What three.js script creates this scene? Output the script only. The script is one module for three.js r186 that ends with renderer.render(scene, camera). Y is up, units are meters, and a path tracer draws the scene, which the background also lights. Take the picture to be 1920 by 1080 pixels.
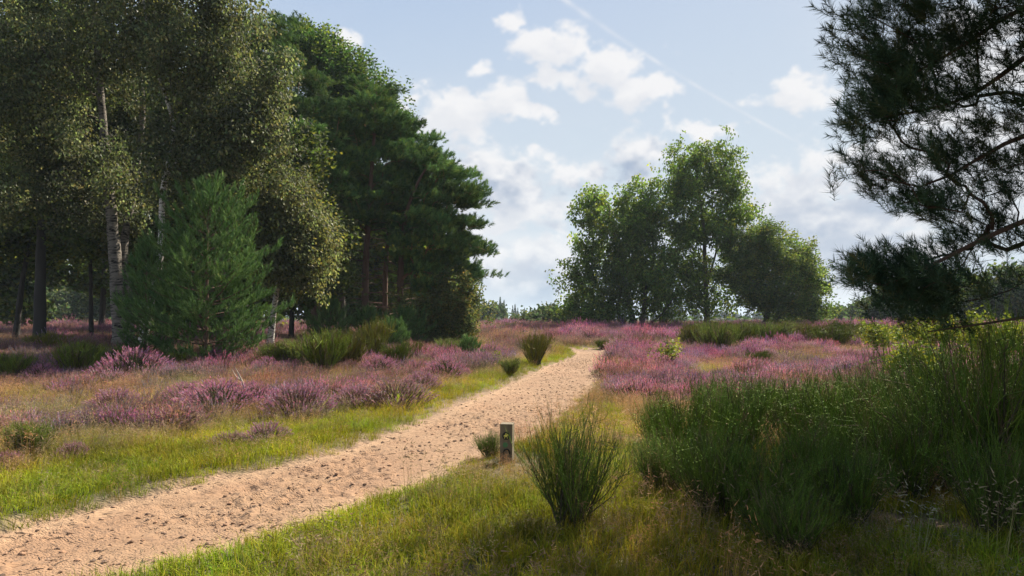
import * as THREE from 'three';

// ---------------------------------------------------------------- camera, sky, sun, exposure
const scene = new THREE.Scene();
const EYE = 1.7, PITCH = 2.55 * Math.PI / 180, F = 1300;
const camera = new THREE.PerspectiveCamera(45.1, 16 / 9, 0.05, 6000);
camera.position.set(0, EYE, 0);
camera.rotation.x = PITCH;
const SUN_AZ = 38 * Math.PI / 180, SUN_EL = 45 * Math.PI / 180;      // to the right of the view direction, above the horizon
const sunDir = new THREE.Vector3(Math.sin(SUN_AZ) * Math.cos(SUN_EL), Math.sin(SUN_EL), -Math.cos(SUN_AZ) * Math.cos(SUN_EL));
const sun = new THREE.DirectionalLight(new THREE.Color().setRGB(1.0, 0.9, 0.74), 5);
sun.position.copy(sunDir).multiplyScalar(150);
sun.target.position.set(0, 0, -30);
sun.position.add(sun.target.position);
sun.castShadow = true;
sun.shadow.mapSize.set(4096, 4096);
Object.assign(sun.shadow.camera, { left: -90, right: 90, top: 90, bottom: -90, near: 1, far: 400 });
scene.add(sun, sun.target);
const renderer = new THREE.WebGLRenderer({ antialias: true });
renderer.toneMapping = THREE.LinearToneMapping;
renderer.toneMappingExposure = 2.85;
renderer.shadowMap.enabled = true;
scene.fog = new THREE.FogExp2(new THREE.Color().setRGB(0.62, 0.74, 0.86), 0.0003);

// ---------------------------------------------------------------- numbers
function rng(seed) { let a = seed >>> 0; return () => { a = (a + 0x6D2B79F5) | 0; let t = Math.imul(a ^ (a >>> 15), 1 | a); t = (t + Math.imul(t ^ (t >>> 7), 61 | t)) ^ t; return ((t ^ (t >>> 14)) >>> 0) / 4294967296; }; }
const R0 = rng(77);
const gauss = (r) => { let u = 0; for (let i = 0; i < 4; i++) u += r(); return (u - 2) * 1.73; };
const PERM = new Uint8Array(512); { const p = [...Array(256).keys()], r = rng(5); for (let i = 255; i > 0; i--) { const j = Math.floor(r() * (i + 1)); [p[i], p[j]] = [p[j], p[i]]; } for (let i = 0; i < 512; i++) PERM[i] = p[i & 255]; }
function vn(x, y, z = 0) {                                             // value noise, -1..1
  const xi = Math.floor(x), yi = Math.floor(y), zi = Math.floor(z); let xf = x - xi, yf = y - yi, zf = z - zi;
  xf = xf * xf * (3 - 2 * xf); yf = yf * yf * (3 - 2 * yf); zf = zf * zf * (3 - 2 * zf);
  const X = xi & 255, Y = yi & 255, Z = zi & 255, h = (a, b, c) => PERM[(PERM[(PERM[a & 255] + b) & 255] + c) & 255];
  const l = (a, b, t) => a + (b - a) * t;
  const f = (c) => l(l(h(X, Y, c), h(X + 1, Y, c), xf), l(h(X, Y + 1, c), h(X + 1, Y + 1, c), xf), yf);
  const a = f(Z); return (zf === 0 ? a : l(a, f(Z + 1), zf)) / 127.5 - 1;
}
function fbm(x, y, z = 0, o = 4, g = 0.5) { let s = 0, a = 1, n = 0; for (let i = 0; i < o; i++) { s += a * vn(x, y, z); n += a; a *= g; x = x * 2.03 + 17.1; y = y * 2.03 + 31.7; z = z * 2.03; } return s / n; }
const clamp = (x, a = 0, b = 1) => Math.min(b, Math.max(a, x));
const sst = (a, b, x) => { const t = clamp((x - a) / (b - a)); return t * t * (3 - 2 * t); };
const mix = (a, b, t) => a + (b - a) * t;
const lin = (v) => { v /= 255; return v <= 0.04045 ? v / 12.92 : Math.pow((v + 0.055) / 1.055, 2.4); };
const V = (x, y, z) => new THREE.Vector3(x, y, z);
function interp(tab, x) { if (x <= tab[0][0]) return tab[0][1] + (tab[1][1] - tab[0][1]) / (tab[1][0] - tab[0][0]) * (x - tab[0][0]); for (let i = 1; i < tab.length; i++) if (x <= tab[i][0] || i === tab.length - 1) return tab[i - 1][1] + (tab[i][1] - tab[i - 1][1]) * (x - tab[i - 1][0]) / (tab[i][0] - tab[i - 1][0]); }

// ---------------------------------------------------------------- lie of the land
// path edges as x over distance ahead d = -z
const PL = [[2, -6.6], [3.5, -5.5], [4.6, -4.75], [5.6, -4.1], [6.4, -3.72], [7.4, -3.2], [8.6, -2.38], [9.1, -2.18], [12.1, -1.4], [14.1, -0.98], [20.6, 0.62], [27, 1.9], [33, 3.05], [36, 3.2], [39, 2.8]];
const PR = [[2, -4.6], [3.5, -3.5], [4.6, -2.69], [4.92, -2.42], [5.3, -2.12], [6.02, -1.67], [6.56, -1.31], [7.08, -1.0], [8.43, -0.49], [9.95, 0.13], [12.85, 0.95], [17.4, 2.02], [25, 3.3], [33, 4.5], [36, 4.9], [39, 4.6]];
const PATH_END = 38;
function pathSide(x, d) {                                              // metres outside the path (+), inside (-); side -1 left, 1 right
  const l = interp(PL, d), r = interp(PR, d), k = d < 15 ? 0.86 : 0.93;
  const out = Math.max(l - x, x - r) * k;
  return [out, x < (l + r) / 2 ? -1 : 1];
}
function H0(x, z) {
  const d = -z;
  let h = 0.6 * sst(31, 58, d) * (1 - 0.7 * sst(110, 260, d)) + 0.42 * sst(0, -9, x) * sst(11, 27, d) * (1 - sst(31, 58, d)) + 0.14 * sst(36, 41, d) * (1 - sst(43, 54, d)) * Math.exp(-Math.pow((x - 4.2) / 5, 2));
  h += 0.05 * vn(x * 0.35 + 3, z * 0.35) + 0.1 * vn(x * 0.09, z * 0.09 + 8) * sst(8, 25, Math.hypot(x, z));
  return h;
}
function H(x, z) {
  const d = -z; let h = H0(x, z);
  if (d > 0 && d < PATH_END + 3) { const [o] = pathSide(x, d); const k = 1 - sst(PATH_END - 4, PATH_END, d); h += k * (-0.05 * (1 - sst(-0.3, 0.15, o)) + 0.04 * sst(0, 0.35, o) * (1 - sst(0.4, 1.6, o))); }
  return h;
}
camera.updateMatrixWorld();
function ray(px, py) { return V((px - 960) / F, (540 - py) / F, -1).applyAxisAngle(V(1, 0, 0), PITCH); }
function at(px, py, D) { const r = ray(px, py); r.multiplyScalar(D / -r.z); r.y += EYE; return r; }      // the point D metres ahead seen at a pixel of the photograph
function onGround(px, py) { const r = ray(px, py); for (let d = 2; d < 400; d += 0.05) { const x = r.x * d / -r.z, y = EYE + r.y * d / -r.z; if (y <= H(x, -d)) return V(x, H(x, -d), -d); } return at(px, py, 400); }
const ground = (x, z) => V(x, H(x, z), z);

// ---------------------------------------------------------------- sky: air and clouds, by direction
{
  const W = 4096, HH = 2048, data = new Float32Array(W * HH * 4);
  const deg = (px, py) => { const r = ray(px, py).normalize(); return [Math.atan2(r.x, -r.z) * 57.29578, Math.asin(r.y) * 57.29578]; };
  const puffs = [[1035, 92, 62, 34, 0], [1050, 150, 52, 26, 0], [1130, 132, 80, 36, 0], [1205, 172, 62, 26, 0], [655, 78, 40, 14, 0], [785, 182, 20, 14, 0], [752, 212, 34, 30, 0], [845, 225, 75, 38, 0], [870, 252, 55, 20, 0], [955, 190, 48, 32, 0], [1000, 205, 45, 16, 0],
    [1492, 182, 60, 24, 0], [1182, 288, 64, 36, 1], [925, 325, 112, 44, 0.8], [955, 362, 75, 26, 1], [1072, 338, 52, 30, 0.9], [1036, 408, 34, 22, 0.8], [920, 432, 60, 18, 0], [960, 50, 22, 14, 0], [895, 140, 30, 14, 0], [980, 395, 130, 30, 0.2],
    [925, 520, 75, 48, 0.5], [1010, 480, 75, 30, 0.2], [1040, 535, 70, 70, 1], [880, 470, 60, 20, 0.1], [1500, 372, 110, 66, 0.35], [1545, 415, 95, 50, 0.9], [1640, 400, 110, 56, 0.8], [1460, 430, 70, 40, 0.5], [1700, 330, 120, 70, 0.2], [1650, 460, 150, 26, 0.4], [1830, 300, 150, 90, 0.2], [1820, 120, 120, 60, 0], [1560, 540, 60, 40, 0.2], [1320, 240, 60, 16, 0], [1600, 480, 90, 40, 0.8]
  ].map(([x, y, rx, ry, k]) => [...deg(x, y), rx / 18.5, ry / 17.5, k]);
  const c1 = deg(1060, 0), c2 = deg(1512, 275), cl = Math.hypot(c2[0] - c1[0], c2[1] - c1[1]);
  const blueHi = [lin(78), lin(120), lin(186)], blueMid = [lin(162), lin(188), lin(225)], blueLow = [lin(208), lin(222), lin(234)], white = [lin(247), lin(246), lin(247)], grey = [lin(148), lin(168), lin(196)];
  function dens(az, el) {
    const w1 = fbm(az * 0.5, el * 0.72, 1.5, 6, 0.6), w2 = fbm(az * 0.3 + 40, el * 0.42, 7.5, 5, 0.55), w3 = fbm(az * 0.3 + 80, el * 0.42, 4.5, 5, 0.55);
    let d = -1, dark = 0, n = 0.02;
    const a2 = az + w2 * 2.6, e2 = el + w3 * 1.7;
    for (const p of puffs) {
      const u = (a2 - p[0]) / p[2], v = (e2 - p[1]) / p[3]; if (Math.abs(u) > 2 || Math.abs(v) > 2) continue;
      const q = 0.8 - Math.sqrt(u * u + v * v) * 0.8 + w1 * 0.95; d = Math.max(d, q);
      if (q > 0) { dark += p[4] * q * (v < 0.5 ? 1 : 0.4); n += q; }
    }
    return [d, dark / n, w1];
  }
  for (let j = 0; j < HH; j++) {
    const el = ((j + 0.5) / HH - 0.5) * 180;
    for (let i = 0; i < W; i++) {
      const k = (j * W + i) * 4; data[k + 3] = 1;
      if (el < -1) { data[k] = 0.1; data[k + 1] = 0.1; data[k + 2] = 0.09; continue; }
      const e = Math.max(el, 0), phi = ((i + 0.5) / W - 0.5) * 2 * Math.PI;                    // atan2(z, x)
      let az = (phi * 57.29578 + 90 + 540) % 360 - 180;
      // clear air: paler towards the horizon and towards the sun's side
      const cs = Math.sin(e / 57.3) * sunDir.y + Math.cos(e / 57.3) * Math.cos(az / 57.3 - SUN_AZ) * Math.cos(SUN_EL);
      const t1 = sst(4, 30, e - 5 * sst(-0.1, 1, cs)), t2 = sst(22, 70, e), glow = Math.pow(clamp(cs), 5) * 0.5;
      const c = [0, 1, 2].map((q) => mix(mix(mix(blueLow[q], blueMid[q], t1), blueHi[q], t2), [0.8, 0.84, 0.9][q], glow));
      // a thin veil
      const veil = sst(-0.15, 0.8, fbm(az * 0.05 + 9, e * 0.12, 3.3, 4)) * 0.32;
      for (let q = 0; q < 3; q++) c[q] = mix(c[q], white[q] * 0.9, veil);
      let dd = -1, dk = 0, al, lit;
      if (Math.abs(az) < 48 && e < 34) {
        const [d0, dark, w1] = dens(az, e); dd = d0; dk = dark;
        if (dd > -0.12) { const [d1] = dens(az + 1.1, e + 1.5); lit = clamp(1 - 0.9 * sst(-0.25, 0.75, d1) * (0.22 + 0.8 * dk)); al = sst(-0.08, 0.44, dd) * 0.96; } else al = 0;
        // long low bands towards the horizon
        const b = sst(-0.1, 0.5, fbm(az * 0.07 + 20, e * 0.33, 11.1, 5)) * sst(15, 4, e) * 0.75, bl = clamp(0.65 + 0.8 * (fbm(az * 0.07 + 20, e * 0.33, 11.1, 3) - fbm(az * 0.07 + 20, e * 0.33 + 0.3, 11.1, 3)));
        for (let q = 0; q < 3; q++) c[q] = mix(c[q], mix(grey[q], white[q], bl), b * 0.8);
        const s = ((az - c1[0]) * (c2[0] - c1[0]) + (e - c1[1]) * (c2[1] - c1[1])) / cl / cl, off = Math.abs((az - c1[0]) * (c2[1] - c1[1]) - (e - c1[1]) * (c2[0] - c1[0])) / cl;
        if (s > -0.6 && s < 1.02) { const wd = mix(0.2, 0.1, clamp(s)) * (1 + 0.4 * w1); const a = Math.exp(-off * off / wd / wd) * 0.4 * sst(1.02, 0.85, s) * (0.75 + 0.5 * vn(s * 23, 3)); for (let q = 0; q < 3; q++) c[q] = mix(c[q], white[q], a); }
      } else {
        const y = Math.sin(e / 57.3) + 0.12, u = Math.cos(e / 57.3) * Math.sin(az / 57.3) / y, v = Math.cos(e / 57.3) * Math.cos(az / 57.3) / y;
        const n = fbm(u * 1.1 + 5, v * 1.1, 2.2, 5), n2 = fbm(u * 1.1 + 5.12, v * 1.1 + 0.12, 2.2, 4);
        al = sst(0.08, 0.42, n) * 0.9 * sst(47, 52, Math.max(Math.abs(az), e + 14)); lit = clamp(0.75 + (n - n2) * 1.6);
      }
      if (al > 0) for (let q = 0; q < 3; q++) c[q] = mix(c[q], mix(grey[q], white[q], lit), al);
      for (let q = 0; q < 3; q++) data[k + q] = c[q] / 2.85;
    }
  }
  const tex = new THREE.DataTexture(data, W, HH, THREE.RGBAFormat, THREE.FloatType);
  tex.mapping = THREE.EquirectangularReflectionMapping; tex.magFilter = THREE.LinearFilter; tex.needsUpdate = true;
  scene.background = tex; scene.environment = tex;
}

// ---------------------------------------------------------------- building helpers
const used = new Map();
function numbered(name) { const n = used.get(name) ?? 0; used.set(name, n + 1); return n ? `${name}_${String(n).padStart(3, '0')}` : name; }
function thing(name, label, category, pos, group) {
  const o = new THREE.Group(); o.name = numbered(name); if (pos) o.position.copy(pos); o.userData = { label, category };
  if (group) o.userData.group = group; scene.add(o); return o;
}
function structure(name, geo, mat) { const m = new THREE.Mesh(geo, mat); m.name = name; m.userData = { kind: 'structure', label: name.replace(/_/g, ' ') }; scene.add(m); return m; }
function part(name, geo, mat, parent) { const m = new THREE.Mesh(geo, mat); m.name = name; parent.add(m); return m; }
function copyOf(src, name, label, pos, turn, s) {
  const o = src.clone(); o.name = numbered(name); o.userData = { ...src.userData, label }; o.position.copy(pos); o.rotation.y = turn; if (typeof s === 'number') o.scale.setScalar(s); else o.scale.set(...s); scene.add(o); return o;
}
class MB {                                                             // collects faces into one mesh
  constructor(colored = false) { this.p = []; this.n = []; this.u = []; this.i = []; this.c = colored ? [] : null; }
  vert(x, y, z, nx, ny, nz, u = 0, v = 0, c) { this.p.push(x, y, z); this.n.push(nx, ny, nz); this.u.push(u, v); if (this.c) this.c.push(...(c ?? [1, 1, 1])); return this.p.length / 3 - 1; }
  tri(a, b, c, col) { const n = V().subVectors(b, a).cross(V().subVectors(c, a)).normalize(); const k = [a, b, c].map((q, i) => this.vert(q.x, q.y, q.z, n.x, n.y, n.z, i === 1 ? 1 : 0, i === 2 ? 1 : 0, Array.isArray(col?.[0]) ? col[i] : col)); this.i.push(...k); }
  quad(a, b, c, d, col) { const n = V().subVectors(b, a).cross(V().subVectors(d, a)).normalize(); const k = [a, b, c, d].map((q, i) => this.vert(q.x, q.y, q.z, n.x, n.y, n.z, i === 1 || i === 2 ? 1 : 0, i > 1 ? 1 : 0, Array.isArray(col?.[0]) ? col[i] : col)); this.i.push(k[0], k[1], k[2], k[0], k[2], k[3]); }
  tube(pts, rad, sides, col, wob = 0) {                                // rings along a polyline
    let N = V(1, 0, 0); const base = []; let len = 0;
    for (let k = 0; k < pts.length; k++) {
      const t = V().subVectors(pts[Math.min(k + 1, pts.length - 1)], pts[Math.max(k - 1, 0)]).normalize();
      N.addScaledVector(t, -N.dot(t)); if (N.lengthSq() < 1e-6) N.set(t.y, -t.x, 0.3).addScaledVector(t, -t.dot(V(t.y, -t.x, 0.3))); N.normalize();
      const B = V().crossVectors(t, N), r = rad[k]; if (k) len += pts[k].distanceTo(pts[k - 1]); base.push(this.p.length / 3);
      for (let s = 0; s <= sides; s++) { const a = s / sides * 2 * Math.PI, ca = Math.cos(a), sa = Math.sin(a), nx = N.x * ca + B.x * sa, ny = N.y * ca + B.y * sa, nz = N.z * ca + B.z * sa; const rr = wob ? r * (1 + wob * vn(Math.cos(a) * 1.7 + pts[k].x * 3, Math.sin(a) * 1.7, len * 2.3)) : r; this.vert(pts[k].x + nx * rr, pts[k].y + ny * rr, pts[k].z + nz * rr, nx, ny, nz, s / sides, len, col); }
      if (k) for (let s = 0; s < sides; s++) { const a = base[k - 1] + s, b = base[k] + s; this.i.push(a, a + 1, b, a + 1, b + 1, b); }
    }
  }
  geo() {
    const g = new THREE.BufferGeometry(); g.setAttribute('position', new THREE.Float32BufferAttribute(this.p, 3)); g.setAttribute('normal', new THREE.Float32BufferAttribute(this.n, 3)); g.setAttribute('uv', new THREE.Float32BufferAttribute(this.u, 2));
    if (this.c) g.setAttribute('color', new THREE.Float32BufferAttribute(this.c, 3)); g.setIndex(this.p.length / 3 > 65535 ? new THREE.Uint32BufferAttribute(this.i, 1) : new THREE.Uint16BufferAttribute(this.i, 1)); return g;
  }
}
const M4 = new THREE.Matrix4(), Q4 = new THREE.Quaternion(), S4 = V(), COL = new THREE.Color();
class Copies {                                                         // instanced copies of one small piece
  constructor() { this.m = []; this.c = []; }
  add(p, q, s, c) { M4.compose(p, q, typeof s === 'number' ? S4.set(s, s, s) : s); this.m.push(...M4.elements); this.c.push(c[0], c[1], c[2]); }
  mesh(name, geo, mat, parent) {
    const n = this.m.length / 16, o = new THREE.InstancedMesh(geo, mat, n); o.instanceMatrix.array.set(this.m); o.instanceColor = new THREE.InstancedBufferAttribute(new Float32Array(this.c), 3);
    o.name = parent === scene ? numbered(name) : name; o.userData = { kind: 'stuff' }; parent.add(o); return o;
  }
}
const UP = V(0, 1, 0);
const qYaw = (a) => new THREE.Quaternion().setFromAxisAngle(UP, a);
const qDir = (d, a) => new THREE.Quaternion().setFromUnitVectors(UP, d).multiply(qYaw(a));
const tint = (c, r, v = 0.18, h = 0.08) => { const k = 1 + (r() * 2 - 1) * v, w = (r() * 2 - 1) * h; return [c[0] * k * (1 + w), c[1] * k, c[2] * k * (1 - w)]; };

// ---------------------------------------------------------------- textures and materials
function noiseTex(n, fn, srgb = false) {
  const a = new Uint8Array(n * n * 4); for (let j = 0; j < n; j++) for (let i = 0; i < n; i++) { const c = fn(i / n, j / n); const k = (j * n + i) * 4; for (let q = 0; q < 3; q++) a[k + q] = clamp(Array.isArray(c) ? c[q] : c) * 255; a[k + 3] = 255; }
  const t = new THREE.DataTexture(a, n, n); t.wrapS = t.wrapT = THREE.RepeatWrapping; t.magFilter = THREE.LinearFilter; if (srgb) t.colorSpace = THREE.SRGBColorSpace; t.needsUpdate = true; return t;
}
const torus = (u, v, f, o = 4, z = 0) => { const a = u * 2 * Math.PI, b = v * 2 * Math.PI, r = f / 6.283; return fbm(Math.cos(a) * r + Math.cos(b) * r * 1.7 + 50, Math.sin(a) * r + z + 20, Math.sin(b) * r * 1.7 + Math.cos(b) * r + 80, o); };
const barkBump = noiseTex(256, (u, v) => 0.5 + 0.5 * torus(u, v * 0.999, 26, 4));
const birchMap = noiseTex(512, (u, v) => {                             // white bark with dark cross marks
  const n = torus(u, v, 8, 4), m = torus(u * 0.999, v, 22, 3, 3); const lent = sst(0.25, 0.4, vn(u * 5 + vn(u * 9, v * 60) * 0.4, v * 70)) * 0.65; const scar = sst(0.22, 0.42, n + 0.1 * m);
  const w = 0.72 + 0.1 * m; const k = Math.max(lent, scar); return [mix(w, 0.13, k), mix(w * 0.97, 0.12, k), mix(w * 0.92, 0.11, k)];
}, true);
birchMap.repeat.set(1, 0.8);
const barkMat = (c, bump = 0.02) => { const m = new THREE.MeshStandardMaterial({ color: new THREE.Color().setRGB(...c), roughness: 0.95, bumpMap: barkBump, bumpScale: bump }); return m; };
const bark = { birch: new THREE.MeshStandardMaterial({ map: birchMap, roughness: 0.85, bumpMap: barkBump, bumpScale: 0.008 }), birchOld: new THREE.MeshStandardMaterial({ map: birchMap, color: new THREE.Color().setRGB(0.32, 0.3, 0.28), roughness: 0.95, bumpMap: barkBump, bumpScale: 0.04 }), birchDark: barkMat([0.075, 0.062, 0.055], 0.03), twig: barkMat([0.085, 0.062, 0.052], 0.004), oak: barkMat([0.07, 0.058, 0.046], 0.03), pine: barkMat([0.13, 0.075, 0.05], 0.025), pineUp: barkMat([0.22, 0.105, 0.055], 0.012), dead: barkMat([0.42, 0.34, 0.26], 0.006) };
const leafMat = (tr, rough = 0.8, coat = 0.35) => new THREE.MeshPhysicalMaterial({ color: 0xffffff, roughness: rough, transmission: tr, thickness: 0, specularIntensity: 0.35, vertexColors: true, clearcoat: coat, clearcoatRoughness: 0.38, side: THREE.DoubleSide });
const leafM = { birch: leafMat(0.58, 0.94, 0.22), oak: leafMat(0.58, 0.94, 0.04), needle: leafMat(0.2, 0.9, 0.0), grass: leafMat(0.35, 0.9, 0.0) };
const coloredGrass = new THREE.MeshPhysicalMaterial({ color: 0xffffff, vertexColors: true, roughness: 0.95, transmission: 0.35, thickness: 0, specularIntensity: 0.12, side: THREE.DoubleSide });
const heatherMat = new THREE.MeshPhysicalMaterial({ color: 0xffffff, vertexColors: true, roughness: 0.95, transmission: 0.35, thickness: 0, specularIntensity: 0.2, side: THREE.DoubleSide });

// ---------------------------------------------------------------- ground: one sheet to the horizon
{
  const rings = []; for (let r = 0.6; r < 4000; r *= r < 60 ? 1.021 : 1.06) rings.push(r); const A = 540, p = [], n = [], u = [], c = [], idx = [];
  const push = (x, z) => {
    const d = -z; let y = H(x, z), out = 9, side = 1; if (d > 0 && d < PATH_END + 2) { [out, side] = pathSide(x, d); if (d < PATH_END - 2) y -= 0.13 * (1 - sst(-0.32, -0.08, out)); }
    p.push(x, y, z); const q = 0.25, nx = H(x - q, z) - H(x + q, z), nz = H(x, z - q) - H(x, z + q), l = Math.hypot(nx, 2 * q, nz); n.push(nx / l, 2 * q / l, nz / l); u.push(x / 2.5, z / 2.5);
    const r = Math.hypot(x, z), k = 0.5 + 0.5 * vn(x * 0.8, z * 0.8), far = sst(45, 120, r), hz = sst(0.0, 0.35, fbm(x * 0.05 + 3, z * 0.12, 0, 3));
    let col = [mix(0.085, 0.15, k), mix(0.085, 0.11, k), mix(0.035, 0.055, k)];
    const farC = [mix(0.16, 0.17, hz), mix(0.14, 0.1, hz), mix(0.06, 0.1, hz)]; col = col.map((v, i) => mix(v, farC[i], far));
    const sand = Math.max((1 - sst(0.0, 0.3, out + 0.15 * vn(x * 4, z * 4))) * (d > 0 && d < PATH_END ? 1 : 0), d > 3 && d < 12 ? bare(x, d) : 0); col = col.map((v, i) => mix(v, [0.31, 0.2, 0.13][i], sand)); c.push(...col);
  };
  push(0, 0); rings.forEach((r) => { for (let a = 0; a < A; a++) push(Math.cos(a / A * 2 * Math.PI) * r, Math.sin(a / A * 2 * Math.PI) * r); });
  for (let a = 0; a < A; a++) idx.push(0, 1 + (a + 1) % A, 1 + a);
  for (let k = 0; k + 1 < rings.length; k++) for (let a = 0; a < A; a++) { const i0 = 1 + k * A + a, i1 = 1 + k * A + (a + 1) % A; idx.push(i0, i1, i0 + A, i1, i1 + A, i0 + A); }
  const g = new THREE.BufferGeometry(); g.setAttribute('position', new THREE.Float32BufferAttribute(p, 3)); g.setAttribute('normal', new THREE.Float32BufferAttribute(n, 3)); g.setAttribute('uv', new THREE.Float32BufferAttribute(u, 2)); g.setAttribute('color', new THREE.Float32BufferAttribute(c, 3)); g.setIndex(idx);
  const m = new THREE.MeshStandardMaterial({ vertexColors: true, roughness: 1, map: noiseTex(512, (a, b) => { const t = 0.72 + 0.4 * torus(a, b, 60, 4) + 0.25 * torus(a, b, 9, 2, 5); return [t, t * 0.98, t * 0.94]; }), bumpMap: noiseTex(512, (a, b) => 0.5 + 0.5 * torus(a, b, 70, 4)), bumpScale: 0.05 });
  structure('ground', g, m);
}
// ---------------------------------------------------------------- the sandy path, churned by hooves
const hoofs = new Map(), pathR = rng(99);
for (let k = 0; k < 4200; k++) {
  const d = 3 + Math.pow(pathR(), 1.3) * 32, t = clamp(0.5 + (pathR() < 0.5 ? -0.14 : 0.18) + gauss(pathR) * 0.17, 0.06, 0.94), x = mix(interp(PL, d), interp(PR, d), t);
  const h = { x, z: -d, r: 0.02 + pathR() * pathR() * 0.075, h: 0.003 + pathR() * 0.011, a: 0.5 + gauss(pathR) * 0.5, e: 1 + pathR() * 0.8 }, key = Math.round(x * 4) + ',' + Math.round(-d * 4);
  (hoofs.get(key) ?? hoofs.set(key, []).get(key)).push(h);
}
function pathRelief(x, z, t) {
  let y = 0.022 * fbm(x * 2.2, z * 2.2, 0, 3) + 0.022 * fbm(x * 8, z * 8, 4, 4, 0.6) + 0.004 * vn(x * 42, z * 42);
  const cx = Math.round(x * 4), cz = Math.round(z * 4);
  for (let i = -1; i < 2; i++) for (let j = -1; j < 2; j++) for (const h of hoofs.get((cx + i) + ',' + (cz + j)) ?? []) {
    const dx = x - h.x, dz = z - h.z, ca = Math.cos(h.a), sa = Math.sin(h.a), u = (dx * ca + dz * sa) / h.r, v = (dz * ca - dx * sa) / h.r / h.e, q = Math.hypot(u, v);
    if (q < 2) y += q < 1 ? -h.h * (1 - q * q) * (1 + 0.3 * u) : h.h * 0.55 * Math.sin((q - 1) * Math.PI) * (0.7 + 0.5 * vn(x * 30, z * 30));
  }
  return y * (0.35 + 1.15 * sst(-0.3, 0.35, fbm(x * 0.9 + 11, z * 0.6, 2, 2))) * sst(0, 0.1, t) * sst(1, 0.9, t);
}
const pathY = (x, z) => { const d = -z, t = (x - interp(PL, d)) / (interp(PR, d) - interp(PL, d)); return H0(x, z) - 0.03 + pathRelief(x, z, t) + 0.03 * Math.pow(Math.abs(t * 2 - 1), 3); };
{
  const rows = []; for (let d = 2; d < PATH_END; d += 0.014 + d * 0.0016) rows.push(d); const N = 92, p = [], u = [], c = [], idx = [];
  rows.forEach((d) => { for (let k = 0; k <= N; k++) {
    const z = -d; let t = -0.08 + 1.16 * k / N; const l = interp(PL, d), r = interp(PR, d); const x = mix(l, r, t); let y = pathY(x, z); const edge = Math.min(t, 1 - t); if (edge < 0) y -= (-edge) * 1.2; y -= 0.25 * sst(PATH_END - 3, PATH_END, d);
    p.push(x, y, z); u.push(x / 1.3, z / 1.3); const n = fbm(x * 1.4, z * 1.4, 3, 4), w = sst(0.02, 0.18, edge) * (0.5 + 0.5 * sst(-0.3, 0.4, n)), pale = sst(-0.05, 0.3, fbm(x * 0.7, z * 0.5, 9, 3)), litter = sst(0.5, 0.75, vn(x * 23, z * 23) + 0.35 * n) * 0.75 + 0.5 * sst(0.1, -0.02, edge) * sst(0, 0.5, vn(x * 14, z * 14));
    const s = [mix(0.305, 0.25, w), mix(0.198, 0.15, w), mix(0.12, 0.088, w)].map((v) => v * (1 + 0.1 * pale + 0.1 * n)); c.push(...s.map((v, i) => mix(v, [0.12, 0.075, 0.05][i], litter * 0.55)));
  } });
  for (let j = 0; j + 1 < rows.length; j++) for (let k = 0; k < N; k++) { const a = j * (N + 1) + k, b = a + N + 1; idx.push(a, a + 1, b, a + 1, b + 1, b); }
  const g = new THREE.BufferGeometry(); g.setAttribute('position', new THREE.Float32BufferAttribute(p, 3)); g.setAttribute('uv', new THREE.Float32BufferAttribute(u, 2)); g.setAttribute('color', new THREE.Float32BufferAttribute(c, 3)); g.setIndex(idx); g.computeVertexNormals();
  const m = new THREE.MeshStandardMaterial({ vertexColors: true, roughness: 1, map: noiseTex(512, (a, b) => { const t = 0.86 + 0.22 * torus(a, b, 110, 3) + 0.12 * torus(a, b, 12, 2, 7); return [t, t * 0.985, t * 0.96]; }), bumpMap: noiseTex(512, (a, b) => 0.5 + 0.5 * torus(a, b, 90, 4)), bumpScale: 0.02 });
  structure('path', g, m);
}
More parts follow.
